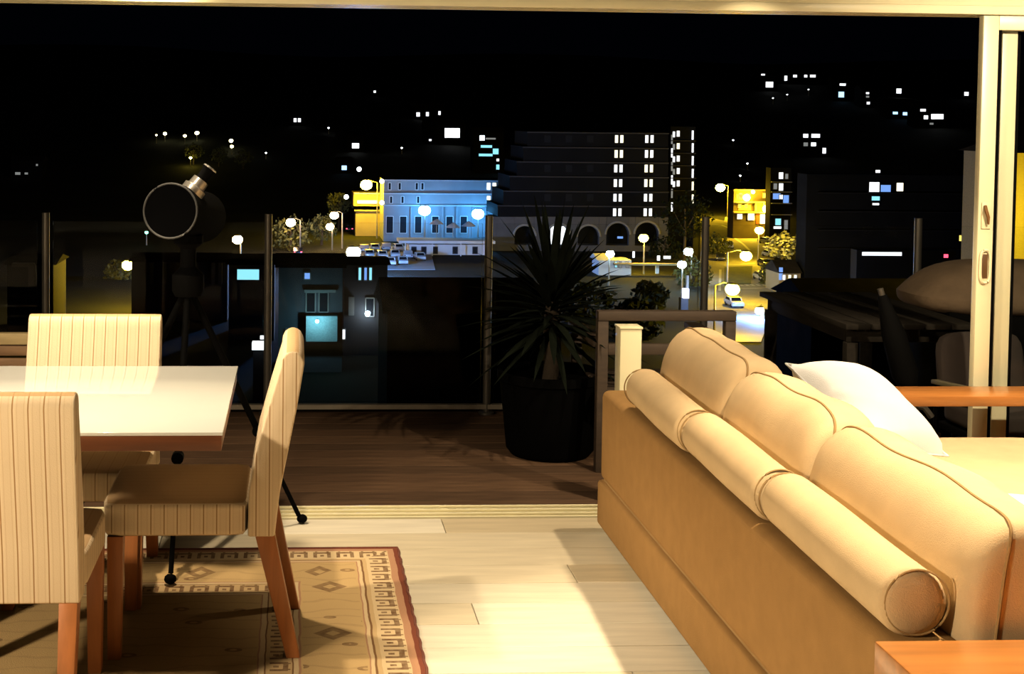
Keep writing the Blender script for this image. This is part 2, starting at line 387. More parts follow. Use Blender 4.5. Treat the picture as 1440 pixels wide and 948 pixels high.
# barbecue under a tan cover
PADC = mat('patio_pad_cloth', (0.03, 0.02, 0.015), rough=0.9, var=0.15)
TANC = mat('tan_cover_cloth', (0.16, 0.105, 0.06), rough=0.9, var=0.15, bump=0.3, bscale=40)
bq = thing('covered_barbecue', 'barbecue on a dark cart under a tan domed cloth cover', 'barbecue', (3.66, 6.75, -0.02))
def bqt(v):
    f = 1.0 if v.z < 0 else 1 - 0.35 * v.z / 0.2
    return Vector((v.x * f, v.y * f, v.z if v.z > 0 else v.z * 0.6))
MB().puff((0, 0, 0.77), (1.04, 0.56, 0.34), k=3.6, n=12, taper=bqt).build('cover', TANC, bq)
MB().bb(-0.40, 0.40, -0.22, 0.22, 0.14, 0.70).build('cart', BLACKM, bq, bevel=0.01)
for sx in (-1, 1):
    for sy in (-1, 1): MB().tube([(sx * 0.34, sy * 0.18 - 0.015, 0.06), (sx * 0.34, sy * 0.18 + 0.015, 0.06)], 0.06, n=16).build('castor', BLACKM, bq)
    MB().bb(sx * 0.34 - 0.02, sx * 0.34 + 0.02, -0.2, 0.2, 0.06, 0.15).build('castor_rail', BLACKM, bq)

# folded black parasol leaning against the outdoor table, with its crank
pr = thing('folded_parasol', 'folded black parasol with grey crank leaning on the outdoor table', 'parasol', (2.84, 5.72, -0.02))
ax = Vector((-0.22, 0.06, 0.76)).normalized()
MB().tube([ax * 0.0, ax * 0.95], 0.013, n=10).build('pole', GREYM, pr)
MB().tube([ax * 0.48, ax * 0.56, ax * 0.75, ax * 0.92], [0.03, 0.058, 0.05, 0.02], n=10).build('folded_canopy', BLACKM, pr)
MB().tube([ax * 0.42 + Vector((0, -0.02, 0)), ax * 0.42 + Vector((0.02, -0.06, 0)), ax * 0.42 + Vector((0.05, -0.065, -0.04))], 0.014, n=8).build('crank', GREYM, pr)

# outdoor chair with a tan cushion beyond the door leaves
oc = thing('patio_chair', 'low patio chair with tan cushion and pale arm seen through the door glass', 'patio chair', (3.10, 5.71, -0.02), R(3)); oc.scale = (0.85, 0.85, 0.95)
MB().puff((0, 0, 0.38), (0.46, 0.46, 0.12), k=5).build('seat_cushion', PADC, oc)
MB().puff((0.0, 0.21, 0.56), (0.46, 0.12, 0.36), k=5, rot=(R(-12), 0, 0)).build('back_cushion', PADC, oc)
for sx in (-1, 1):
    MB().box((sx * 0.25, 0.0, 0.52), (0.04, 0.44, 0.02), (R(-4), 0, 0)).build('armrest', mat('pale_arm', (0.12, 0.10, 0.055), rough=0.5), oc, bevel=0.004)
    for sy in (-1, 1): MB().tube([(sx * 0.25, sy * 0.2, 0), (sx * 0.25, sy * 0.19, 0.51)], 0.014).build('leg', BLACKM, oc)
MB().bb(-0.24, 0.24, -0.22, 0.22, 0.29, 0.32).build('seat_frame', BLACKM, oc, bevel=0.004)

# slatted bench at the far left of the deck
bn = thing('slatted_bench', 'slatted timber bench with pale top rail behind the far dining chair', 'bench', (-1.75, 6.75, -0.02))
BRW = mat('bench_brown_wood', (0.26, 0.15, 0.075), rough=0.6, var=0.2, stretch=(1, 6, 6))
BPW = mat('bench_pale_wood', (0.52, 0.40, 0.20), rough=0.6, var=0.12, stretch=(1, 6, 6))
MB().bb(-0.6, 0.6, -0.245, -0.20, 0.535, 0.59).build('back_slat', BPW, bn, bevel=0.004)
for z0 in (0.48, 0.418, 0.356): MB().bb(-0.6, 0.6, -0.235, -0.21, z0, z0 + 0.05).build('back_slat', BRW, bn, bevel=0.004)
for i in range(5): MB().bb(-0.6, 0.6, -0.19 + i * 0.09, -0.11 + i * 0.09, 0.29, 0.315).build('seat_slat', BRW, bn, bevel=0.003)
for sx in (-1, 1):
    MB().bb(sx * 0.55 - 0.025, sx * 0.55 + 0.025, -0.21, -0.16, 0, 0.585).build('leg', BRW, bn, bevel=0.004)
    MB().bb(sx * 0.55 - 0.025, sx * 0.55 + 0.025, 0.19, 0.24, 0, 0.29).build('leg', BRW, bn, bevel=0.004)
    MB().bb(sx * 0.55 - 0.02, sx * 0.55 + 0.02, -0.16, 0.19, 0.25, 0.29).build('seat_bearer', BRW, bn, bevel=0.003)

# ================================================================== DINING AREA
# rug
def rugmat(hx, hy):
    m, nt, b = newmat('oriental_rug')
    tc = N(nt, 'ShaderNodeTexCoord'); sp = N(nt, 'ShaderNodeSeparateXYZ'); nt.links.new(tc.outputs['Object'], sp.inputs[0])
    def M_(op, a, bb=None, c=None):
        n = N(nt, 'ShaderNodeMath', operation=op)
        for i, q in enumerate((a, bb, c)):
            if q is None: continue
            if isinstance(q, (int, float)): n.inputs[i].default_value = q
            else: nt.links.new(q, n.inputs[i])
        return n.outputs[0]
    nzw = N(nt, 'ShaderNodeTexNoise'); nzw.inputs['Scale'].default_value = 9; nt.links.new(tc.outputs['Object'], nzw.inputs['Vector'])
    wob = M_('MULTIPLY', M_('SUBTRACT', nzw.outputs[0], 0.5), 0.012)
    dx = M_('SUBTRACT', hx, M_('ABSOLUTE', M_('ADD', sp.outputs[0], wob))); dy = M_('SUBTRACT', hy, M_('ABSOLUTE', M_('ADD', sp.outputs[1], wob)))
    isx = M_('LESS_THAN', dx, dy); d = M_('MINIMUM', dx, dy)
    tm = N(nt, 'ShaderNodeMix'); tm.data_type = 'FLOAT'; nt.links.new(isx, tm.inputs[0]); nt.links.new(sp.outputs[0], tm.inputs[2]); nt.links.new(sp.outputs[1], tm.inputs[3]); t = tm.outputs[0]
    rp = N(nt, 'ShaderNodeValToRGB'); rp.color_ramp.interpolation = 'CONSTANT'
    nt.links.new(M_('DIVIDE', d, 0.6), rp.inputs[0])
    tan = (0.62, 0.43, 0.22, 1); pale = (0.72, 0.54, 0.31, 1); red = (0.20, 0.060, 0.035, 1); brn = (0.24, 0.125, 0.055, 1); rose = (0.48, 0.26, 0.15, 1); gold = (0.60, 0.41, 0.19, 1)
    cr = rp.color_ramp; cr.elements[0].position = 0; cr.elements[0].color = red
    cr.elements[1].position = 0.018 / 0.6; cr.elements[1].color = rose
    for p, c in ((0.040, pale), (0.125, tan), (0.140, brn), (0.146, pale), (0.158, rose), (0.163, gold), (0.365, rose), (0.371, pale), (0.386, brn), (0.391, tan), (0.470, brn), (0.475, pale), (0.49, rose), (0.495, gold)):
        e = cr.elements.new(p / 0.6); e.color = c
    def band(lo, hi): return M_('MULTIPLY', M_('GREATER_THAN', d, lo), M_('LESS_THAN', d, hi))
    def frac(x, per): return M_('FRACT', M_('ADD', M_('DIVIDE', x, per), 100.0))
    def within(x, lo, hi): return M_('MULTIPLY', M_('GREATER_THAN', x, lo), M_('LESS_THAN', x, hi))
    def motif(lo, hi, per):                                    # hooked key motif inside one guard band
        ft = frac(t, per); v = M_('DIVIDE', M_('SUBTRACT', d, lo), hi - lo)
        outer = M_('MULTIPLY', within(ft, 0.12, 0.88), within(v, 0.1, 0.9))
        inner = M_('MULTIPLY', within(ft, 0.28, 0.72), within(v, 0.32, 1.0))
        dot = M_('MULTIPLY', within(ft, 0.42, 0.58), within(v, 0.5, 0.75))
        bars = M_('MULTIPLY', within(frac(t, per / 2), 0.4, 0.6), within(v, 0.0, 0.35))
        s = M_('MAXIMUM', M_('SUBTRACT', outer, inner), M_('MAXIMUM', dot, bars))
        return M_('MAXIMUM', M_('MULTIPLY', s, band(lo, hi)), 0.0)
    mm = M_('MAXIMUM', motif(0.045, 0.122, 0.085), motif(0.396, 0.466, 0.085))
    # sprigs and lozenges on the wide border and in the field
    vor = N(nt, 'ShaderNodeTexVoronoi'); vor.inputs['Scale'].default_value = 9; vor.inputs['Randomness'].default_value = 0.8
    mpv = N(nt, 'ShaderNodeMapping'); mpv.inputs['Scale'].default_value = (0.8, 1.35, 1); nt.links.new(tc.outputs['Object'], mpv.inputs[0]); nt.links.new(mpv.outputs[0], vor.inputs['Vector'])
    wv = N(nt, 'ShaderNodeTexWave'); wv.wave_type = 'RINGS'; wv.inputs['Scale'].default_value = 4.2; wv.inputs['Distortion'].default_value = 7; wv.inputs['Detail'].default_value = 2; nt.links.new(tc.outputs['Object'], wv.inputs['Vector'])
    blob = M_('LESS_THAN', vor.outputs['Distance'], 0.20); core = M_('LESS_THAN', vor.outputs['Distance'], 0.09)
    vine = M_('MULTIPLY', M_('GREATER_THAN', wv.outputs['Fac'], 0.95), 0.25)
    lz = M_('ADD', M_('ABSOLUTE', M_('SUBTRACT', frac(t, 0.42), 0.5)), M_('MULTIPLY', M_('ABSOLUTE', M_('SUBTRACT', d, 0.265)), 2.1))
    loz = M_('MULTIPLY', within(lz, 0.05, 0.13), band(0.17, 0.36))
    wide = M_('MAXIMUM', band(0.17, 0.36), M_('GREATER_THAN', d, 0.5))
    sprig = M_('MULTIPLY', wide, M_('MAXIMUM', M_('MAXIMUM', M_('SUBTRACT', blob, core), vine), loz))
    dark = M_('MAXIMUM', mm, M_('MULTIPLY', sprig, 0.75))
    nz = N(nt, 'ShaderNodeTexNoise'); nz.inputs['Scale'].default_value = 45; nz.inputs['Detail'].default_value = 4; nt.links.new(tc.outputs['Object'], nz.inputs['Vector'])
    worn = M_('MULTIPLY', dark, M_('ADD', 0.3, nz.outputs[0]))
    mx = N(nt, 'ShaderNodeMix'); mx.data_type = 'RGBA'; nt.links.new(worn, mx.inputs[0]); nt.links.new(rp.outputs[0], mx.inputs[6]); mx.inputs[7].default_value = (0.17, 0.085, 0.04, 1)
    mul = N(nt, 'ShaderNodeMix'); mul.data_type = 'RGBA'; mul.blend_type = 'MULTIPLY'; mul.inputs[0].default_value = 0.35
    nt.links.new(mx.outputs[2], mul.inputs[6]); nt.links.new(nz.outputs['Color'], mul.inputs[7]); nt.links.new(mx.outputs[2], b.inputs['Base Color'])
    b.inputs['Roughness'].default_value = 0.95; b.inputs['Specular IOR Level'].default_value = 0.1
    bp = N(nt, 'ShaderNodeBump'); bp.inputs['Strength'].default_value = 0.4; bp.inputs['Distance'].default_value = 0.004
    n3 = N(nt, 'ShaderNodeTexNoise'); n3.inputs['Scale'].default_value = 260; nt.links.new(tc.outputs['Object'], n3.inputs['Vector']); nt.links.new(n3.outputs[0], bp.inputs['Height']); nt.links.new(bp.outputs[0], b.inputs['Normal'])
    return m
RX0, RX1, RY0, RY1 = -2.3, 0.395, 2.9, 5.0
hx, hy = (RX1 - RX0) / 2, (RY1 - RY0) / 2
rug = thing('patterned_rug', 'worn tan and red oriental rug under the dining table', 'rug', ((RX0 + RX1) / 2, (RY0 + RY1) / 2, 0.0))
MB().bb(-hx, hx, -hy, hy, 0.0005, 0.007).build('pile', rugmat(hx, hy), rug)
sel = []
for i in range(81):
    q = -hy + i * 2 * hy / 80; sel.append((hx + 0.002 * math.sin(i * 1.7), q, 0.005))
SELV = mat('rug_selvedge', (0.17, 0.055, 0.035), rough=0.95, bump=0.4, bscale=200)
MB().tube(sel, 0.005, n=6).build('selvedge', SELV, rug)
MB().tube([(-p[0], p[1], p[2]) for p in sel], 0.005, n=6).build('selvedge', SELV, rug)
MB().tube([(-hx, hy, 0.005), (hx, hy, 0.005)], 0.0045, n=6).build('end_binding', SELV, rug)

# dining table
TX0, TX1, TY0, TY1 = -2.0, -0.193, 3.70, 4.69
dt = thing('dining_table', 'rectangular dining table with glossy white glass top and red-brown wooden edge', 'table', ((TX0 + TX1) / 2, (TY0 + TY1) / 2, 0.007))
ha, hb = (TX1 - TX0) / 2, (TY1 - TY0) / 2
MB().bb(-ha, ha, -hb, hb, 0.733, 0.743).build('glass_top', GLTOP, dt, bevel=0.002)
MB().bb(-ha + 0.004, ha - 0.004, -hb + 0.004, hb - 0.004, 0.690, 0.733).build('wooden_edge', TABW, dt, bevel=0.002)
for xp in (-0.62, 0.0):
    MB().bb(xp - 0.05, xp + 0.05, -0.13, 0.13, 0.03, 0.690).build('pedestal', TABW, dt, bevel=0.004)
    MB().bb(xp - 0.06, xp + 0.06, -0.17, 0.17, 0.0, 0.03).build('pedestal_foot', TABW, dt, bevel=0.004)

# dining chairs: front faces +y
def make_chair():
    c = thing('dining_chair', None, 'chair', (0, 0, 0.007), 0, 'striped dining chairs around the white table')
    W = 0.46
    fr = [(-0.168, 0.37), (-0.170, 0.50), (-0.190, 0.62), (-0.228, 0.76), (-0.262, 0.875)]
    bk = [(-0.332, 0.885), (-0.312, 0.76), (-0.285, 0.62), (-0.262, 0.50), (-0.248, 0.37)]
    arc = []
    cx, cz = (fr[-1][0] + bk[0][0]) / 2, 0.88; r = (fr[-1][0] - bk[0][0]) / 2
    for i in range(1, 8):
        a = math.pi * i / 8; arc.append((cx + r * math.cos(a), cz + r * 1.25 * math.sin(a)))
    b = MB().prism(fr + arc + bk, -W / 2, W / 2, 'x').build('backrest', STRIPE, c, bevel=0.012, seg=3, angle=35)
    s = MB().puff((0, 0.045, 0.4225), (W, 0.43, 0.105), k=14, n=12).build('seat', STRIPE, c, angle=50)
    for sx in (-1, 1):
        x0 = sx * 0.20
        tb = 0.024; tp = 0.019
        MB().hexa([(x0 - tp, -0.325, 0), (x0 + tp, -0.325, 0), (x0 + tp, -0.285, 0), (x0 - tp, -0.285, 0)], [(x0 - tb, -0.248, 0.372), (x0 + tb, -0.248, 0.372), (x0 + tb, -0.190, 0.372), (x0 - tb, -0.190, 0.372)]).build('leg', LEGW, c, bevel=0.003)
        MB().hexa([(x0 - tp, 0.205, 0), (x0 + tp, 0.205, 0), (x0 + tp, 0.243, 0), (x0 - tp, 0.243, 0)], [(x0 - tb, 0.197, 0.372), (x0 + tb, 0.197, 0.372), (x0 + tb, 0.245, 0.372), (x0 - tb, 0.245, 0.372)]).build('leg', LEGW, c, bevel=0.003)
    return c
c1 = make_chair()
c1.location = (-0.767, 3.665, 0.007); c1['label'] = 'striped dining chair nearest the camera, cut off by the left edge, its back to us'
c2 = copy_tree(c1); c2.location = (-0.300, 4.185, 0.007); c2.rotation_euler = (0, 0, R(90)); c2['label'] = 'striped dining chair seen from its side at the end of the white table'
c3 = copy_tree(c1); c3.location = (-0.717, 4.62, 0.007); c3.rotation_euler = (0, 0, R(180)); c3.scale = (1.03, 1, 0.965); c3['label'] = 'striped dining chair facing us behind the far edge of the white table'

# telescope
tl = thing('telescope', 'black reflector telescope on a tall black tripod by the open doorway', 'telescope', (-0.40, 5.10, 0.0))
apex = Vector((0.0, 0.0, 0.98))
for fx, fy, z0 in ((0.438, 0.225, 0.006), (-0.018, -0.485, 0.012), (-0.47, 0.20, 0.006)):
    f = Vector((fx, fy, z0)); d = (f - apex)
    lg = MB().tube([apex + d * 0.04, apex + d * 0.62], 0.013, n=10).build('leg', BLACKM, tl)
    MB().tube([apex + d * 0.58, apex + d * 0.97], 0.009, n=10).build('lower_leg', BLACKM, lg)
    MB().tube([apex + d * 0.60 + Vector((0, -0.02, 0)), apex + d * 0.60 + Vector((0, 0.02, 0))], 0.022, n=12).build('clamp_knob', BLACKM, lg)
    MB().ico(f + Vector((0, 0, 0.014)), 0.02, 2, (1.1, 1.1, 0.9)).build('rubber_foot', BLACKM, lg)
MB().lathe([(0.05, 0.94), (0.06, 0.96), (0.06, 1.02), (0.03, 1.05), (0.03, 1.12), (0.055, 1.14), (0.055, 1.17)], n=20).build('mount_head', BLACKM, tl)
ax = Vector((-0.16, -0.80, 0.10)).normalized()
tc_ = Vector((-0.01, 0.06, 1.245))
tb_ = MB().tube([tc_ - ax * 0.22, tc_ - ax * 0.2, tc_ + ax * 0.2, tc_ + ax * 0.22], [0.096, 0.102, 0.102, 0.104], n=32).build('tube', mat('black_tube', (0.0012, 0.0012, 0.0014), rough=0.9, spec=0.02), tl)
rim = []
sd = ax.cross(Vector((0, 0, 1))).normalized(); up = sd.cross(ax)
MB().loop([tc_ + ax * 0.222 + (sd * math.cos(t) + up * math.sin(t)) * 0.10 for t in [2 * math.pi * i / 36 for i in range(36)]], 0.004).build('rim', mat('tube_rim', (0.03, 0.03, 0.03), rough=0.6), tb_)
fd = (up * 0.72 - sd * 0.48 - ax * 0.15).normalized()
fb = tc_ + ax * 0.14
fo = MB().tube([fb + fd * 0.08, fb + fd * 0.115, fb + fd * 0.12, fb + fd * 0.15], [0.045, 0.045, 0.034, 0.032], n=20).build('focuser', SILVER, tl)
ep = MB().tube([fb + fd * 0.15, fb + fd * 0.19, fb + fd * 0.20], [0.022, 0.024, 0.03], n=18).build('eyepiece', BLACKM, tl)
MB().loop([fb + fd * 0.203 + (fd.orthogonal().normalized() * math.cos(t) + fd.cross(fd.orthogonal()).normalized() * math.sin(t)) * 0.024 for t in [2 * math.pi * i / 24 for i in range(24)]], 0.005).build('eyepiece_ring', SILVER, ep)

# ================================================================== LOUNGE
sf = thing('corner_sofa', 'large tan cloth corner sofa with low back seen from behind', 'sofa', (1.2, 3.9, 0.0))
O = (1.2, 3.9, 0.0)
def sofa_part(name, mb, m=SOFA, bevel=0.02, **kw): return mb.build(name, m, sf, bevel=bevel, org=O, **kw)
SX = 1.205
# back along the left
sofa_part('back_upper_panel', MB().bb(SX, 1.375, 2.62, 5.20, 0.212, 0.565), bevel=0.028, seg=4)
sofa_part('back_lower_panel', MB().bb(SX - 0.008, 1.375, 2.615, 5.21, 0.03, 0.208), bevel=0.016, seg=3)
sofa_part('back_seam', MB().bb(SX + 0.012, 1.36, 2.64, 5.18, 0.20, 0.22), PIPE, bevel=0)
sofa_part('far_arm', MB().bb(1.375, 2.25, 5.0, 5.20, 0.03, 0.545), bevel=0.03, seg=4)
sofa_part('near_arm', MB().bb(1.375, 2.18, 2.62, 2.80, 0.03, 0.545), bevel=0.03, seg=4)
sofa_part('seat_base', MB().bb(1.375, 2.18, 2.80, 5.0, 0.05, 0.27))
sofa_part('chaise_base', MB().bb(2.18, 3.55, 4.18, 4.97, 0.05, 0.27))
for y0, y1 in ((2.80, 3.50), (3.50, 4.20), (4.20, 5.0)):
    sofa_part('seat_cushion', MB().puff((1.80, (y0 + y1) / 2, 0.355), (0.80, (y1 - y0) * 1.0, 0.18), k=7, n=12), CUSH, bevel=0)
for x0, x1 in ((2.2, 2.88), (2.88, 3.56)):
    sofa_part('chaise_cushion', MB().puff(((x0 + x1) / 2, 4.56, 0.355), (x1 - x0 + 0.01, 0.80, 0.185), k=6, n=12), CUSH, bevel=0)
for x, y_ in ((1.26, 2.68), (1.26, 5.14), (2.1, 2.7), (3.48, 4.25), (3.48, 4.9)):
    sofa_part('foot', MB().bb(x - 0.025, x + 0.025, y_ - 0.025, y_ + 0.025, 0.0, 0.05), BLACKM, bevel=0.003)

# bolsters on the back ledge
ordn = ['far', 'middle', 'near']
def bolster(y0, y1, label, sag):
    L = y1 - y0; yc = (y0 + y1) / 2; r = 0.073
    o = thing('bolster_cushion', label, 'bolster', (1.279, yc, 0.565), 0, 'tan bolsters lying along the sofa back')
    prof = [(-L / 2 - 0.008, r * 0.35), (-L / 2 - 0.004, r * 0.72), (-L / 2 + 0.004, r * 0.95)]
    n = 12
    for i in range(n + 1):
        u = i / n; prof.append((-L / 2 + 0.015 + u * (L - 0.03), r * (1.0 + 0.012 * math.sin(u * 7 + yc))))
    prof += [(L / 2 - 0.004, r * 0.95), (L / 2 + 0.004, r * 0.72), (L / 2 + 0.008, r * 0.35)]
    body = MB().tube([(0.008 * math.sin(3 * t / L), t, r * 1.01 - 0.002 + sag * (t / L) ** 2) for t, _ in prof], [q for _, q in prof], n=28).build('body', CUSH, o, angle=70)
    for e in (-1, 1):
        MB().loop([(r * 0.93 * math.cos(a), e * (L / 2 - 0.002), r * 1.01 + r * 0.93 * math.sin(a)) for a in [2 * math.pi * i / 32 for i in range(32)]], 0.0026).build('piping', PIPE, o)
    return o
bolster(4.165, 4.86, 'tan bolster on the sofa back at the window end', 0.01)
bolster(3.445, 4.135, 'tan bolster on the sofa back, the middle one of three', 0.0)
bolster(2.66, 3.415, 'tan bolster on the sofa back with its round end facing us', 0.0)

# loose back cushions
def back_cushion(y0, y1, z1, label, lean, wob):
    L = (y1 - y0) * 1.01; yc = (y0 + y1) / 2; Hc = z1 - 0.44; T = 0.235
    o = thing('back_cushion', label, 'cushion', (1.475, yc, 0.44), 0, 'big tan back cushions on the sofa')
    m = Euler((R(wob), R(lean), 0)).to_matrix(); A, B = 2.7, 11.0
    def fin(p):                                    # p on the unit shape -> the sagging, leaning cushion
        u = p.y
        v = Vector((p.x * T / 2, p.y * L / 2, p.z * Hc / 2 * (1 - 0.025 * u * u)))
        v.x += 0.016 * max(0, p.z) ** 2 + 0.006 * math.sin(u * 5 + yc) * p.z
        v.z += 0.004 * math.sin(u * 7 + yc * 3)
        return m @ v + Vector((0, 0, Hc / 2))
    n = 20; idx = {}; vs = []; fs = []
    def vert(key):
        if key not in idx:
            x, y_, z = [math.tan((2 * t / n - 1) * math.pi / 4) for t in key]
            q = ((abs(x) ** A + abs(z) ** A) ** (B / A) + abs(y_) ** B) ** (1 / B)
            idx[key] = len(vs); vs.append(fin(Vector((x / q, y_ / q, z / q))))
        return idx[key]
    for i in range(n):
        for j in range(n):
            for q in (0, n):
                for g in (lambda a, b: (q, a, b), lambda a, b: (a, q, b), lambda a, b: (a, b, q)):
                    fs.append(tuple(vert(g(i + a, j + b)) for a, b in ((0, 0), (1, 0), (1, 1), (0, 1))))
    MB().add(vs, fs).build('body', CUSH, o, angle=80)
    xs_ = 0.42; lim = (1 - xs_ ** B) ** (1 / B); pts = []
    ring = [i / 60 * 2 - 1 for i in range(61)]
    up_ = []
    for t in ring:
        t = math.copysign(1 - (1 - abs(t)) ** 1.8, t) * lim * 0.9999
        rho = (1 - abs(t) ** B) ** (1 / B); z = max(0.0, rho ** A - xs_ ** A) ** (1 / A); up_.append((t, z))
    pts = [fin(Vector((-xs_, t, z)) * 1.003) for t, z in up_] + [fin(Vector((-xs_, t, -z)) * 1.003) for t, z in reversed(up_)]
    MB().loop(pts, 0.0032).build('piping', PIPE, o)
back_cushion(4.235, 4.965, 0.855, 'tan back cushion at the window end of the sofa', 7, 1)
back_cushion(3.515, 4.225, 0.84, 'tan back cushion in the middle of the sofa, against the white pillow', 7, 0)
back_cushion(2.62, 3.505, 0.83, 'largest tan back cushion at the near end of the sofa', 7, 0)

# white scatter pillows
def pillow(name, label, loc, e1, e2, s=0.44, t=0.15):
    e1 = Vector(e1).normalized(); nn = e1.cross(Vector(e2)).normalized(); e2 = nn.cross(e1)
    rot = Matrix((e1, e2, nn)).transposed().to_euler()
    o = thing(name, label, 'pillow', loc, 0, 'white scatter pillows on the sofa'); o.rotation_euler = rot
    n = 16; vs = []; fs = []
    def pt(i, j, sg):
        u, v = 2 * i / n - 1, 2 * j / n - 1
        e = max(0, (1 - u * u) * (1 - v * v)) ** 0.44
        pin = 1 - 0.06 * (1 - abs(u * v)) * (abs(u) ** 6 + abs(v) ** 6)
        return Vector((u * s / 2 * pin, v * s / 2 * pin, sg * t / 2 * e * (1 + 0.06 * math.sin(5 * u + 3 * v))))
    for sg in (1, -1):
        o_ = len(vs)
        vs += [pt(i, j, sg) for i in range(n + 1) for j in range(n + 1)]
        fs += [(o_ + i * (n + 1) + j, o_ + (i + 1) * (n + 1) + j, o_ + (i + 1) * (n + 1) + j + 1, o_ + i * (n + 1) + j + 1) for i in range(n) for j in range(n)]
    ob = MB().add(vs, fs).build('cover', WHITEC, o, angle=80)
    ed = [(1, j / 12 * 2 - 1) for j in range(12)] + [(1 - j / 12 * 2, 1) for j in range(12)] + [(-1, 1 - j / 12 * 2) for j in range(12)] + [(j / 12 * 2 - 1, -1) for j in range(12)]
    ep_ = []
    for u, v in ed:
        pin = 1 - 0.06 * (1 - abs(u * v)) * (abs(u) ** 6 + abs(v) ** 6); ep_.append((u * s / 2 * pin, v * s / 2 * pin, 0))
    MB().loop(ep_, 0.004).build('edge_seam', WHITEC, o)
    return o
pillow('scatter_pillow', 'bright white pillow propped between the back cushions and the chaise', (1.965, 4.50, 0.635), (0.174, -0.336, -0.235), (-0.292, -0.301, 0.005), s=0.44, t=0.20)
pillow('scatter_pillow', 'white pillow mostly hidden behind the nearest back cushion', (2.02, 3.50, 0.53), (0.4, 0.05, -0.06), (-0.05, 0.4, -0.03))

# narrow console behind the chaise
co = thing('console_table', 'narrow orange wooden console between the chaise and the door leaves', 'console', (2.95, 5.20, 0.0))
MB().bb(-0.58, 0.75, -0.10, 0.10, 0.515, 0.555).build('top', ORANGEW, co, bevel=0.003)
for xa in (-0.58, 0.71):
    MB().bb(xa, xa + 0.04, -0.095, 0.095, 0, 0.515).build('end_panel', ORANGEW, co, bevel=0.003)
MB().bb(-0.54, 0.71, -0.09, 0.09, 0.10, 0.13).build('shelf', ORANGEW, co, bevel=0.003)

# orange wooden side table at the near end of the sofa
st = thing('side_table', 'orange wooden side table against the near end of the sofa', 'side table', (1.50, 2.27, 0.0))
MB().bb(-0.35, 0.35, -0.30, 0.30, 0.52, 0.597).build('top', ORANGEW, st, bevel=0.004)
for sx in (-1, 1): MB().bb(sx * 0.335 - 0.015, sx * 0.335 + 0.015, -0.295, 0.295, 0, 0.52).build('side_panel', ORANGEW, st, bevel=0.003)
MB().bb(-0.32, 0.32, -0.29, 0.29, 0.12, 0.145).build('shelf', ORANGEW, st, bevel=0.003)

# ================================================================== THE TOWN BELOW
GZ = -25.0
def sstep(t): t = max(0, min(1, t)); return t * t * (3 - 2 * t)
def terrain(x, y):
    z = GZ + 14 * (1 - sstep((y - 9) / 55))
    z += 66 * sstep((y - 370 - 30 * math.sin(x * 0.006)) / 480)
    if y > 380: z += 2.2 * math.sin(x * 0.021 + y * 0.013) * sstep((y - 380) / 120)
    return z
def on_ground(px, py):
    d = ray(px, py); t = 30.0
    while t < 1500:
        p = Vector((0, 0, EYE)) + d * t
        if p.z <= terrain(p.x, p.y): return p
        t += 0.5
    return Vector((0, 0, EYE)) + d * 800
EARTH = mat('dark_earth', (0.020, 0.021, 0.017), rough=0.95, var=0.4, scale=0.05, spec=0.1)
xs = [-330 + 15 * i for i in range(62)]; ys = [9 + 6 * i for i in range(10)] + [70 + 20 * i for i in range(48)]
vs = [(x, y, terrain(x, y)) for y in ys for x in xs]; nx = len(xs)
struct('ground', MB().add(vs, [(j * nx + i, j * nx + i + 1, (j + 1) * nx + i + 1, (j + 1) * nx + i) for j in range(len(ys) - 1) for i in range(nx - 1)]), EARTH)

ASPH = mat('street_asphalt', (0.24, 0.22, 0.18), rough=0.85, var=0.15, scale=0.3)
PAINTL = mat('road_paint', (0.6, 0.58, 0.5), rough=0.7)
GRASSM = mat('verge_grass', (0.06, 0.07, 0.025), rough=0.95, var=0.4, scale=0.8)
DARKW = mat('dark_facade', (0.010, 0.0105, 0.012), rough=0.9, spec=0.03, var=0.15, scale=0.2)
BLUEF = mat('pale_render_facade', (0.24, 0.25, 0.28), rough=0.85, var=0.1, scale=0.3)
GREYF = mat('grey_stone_facade', (0.11, 0.11, 0.115), rough=0.85, spec=0.1, var=0.12, scale=0.4)
BANDM = mat('pale_ledge', (0.30, 0.30, 0.29), rough=0.8)
ROOFD = mat('dark_roof_tile', (0.022, 0.020, 0.020), rough=0.9, spec=0.03, var=0.3, scale=0.8)
BRICKD = mat('house_wall', (0.09, 0.095, 0.11), rough=0.9, var=0.15, scale=0.5)
WHITEF = mat('white_render', (0.62, 0.63, 0.64), rough=0.8, var=0.06, scale=0.4)
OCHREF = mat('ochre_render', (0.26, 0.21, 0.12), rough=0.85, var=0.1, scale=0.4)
POLE = mat('lamp_pole', (0.35, 0.32, 0.26), rough=0.5, metal=0.3)
W_WARM = emit('window_warm', (1.0, 0.93, 0.62), 1.3); W_WHITE = emit('window_white', (0.92, 0.95, 1.0), 1.15)
W_DIM = emit('window_dim', (0.6, 0.62, 0.6), 0.22); W_CYAN = emit('window_cyan', (0.28, 0.78, 0.95), 0.75)
W_BLUE = emit('window_blue', (0.2, 0.42, 1.0), 0.6); W_YEL = emit('window_yellow', (1.0, 0.72, 0.12), 1.0)
SODIUM = emit('sodium_lamp', (1.0, 0.62, 0.02), 260, True); COOLL = emit('cool_lamp', (0.45, 0.75, 1.0), 90, True)
BLUEL = emit('blue_floodlight', (0.16, 0.40, 1.0), 800, True); CYANL = emit('cyan_floodlight', (0.09, 0.46, 1.0), 48, True)
PINKL = emit('pinkish_lamp', (1.0, 0.60, 0.28), 45, True); REDL = emit('red_tail_light', (1.0, 0.06, 0.10), 4)
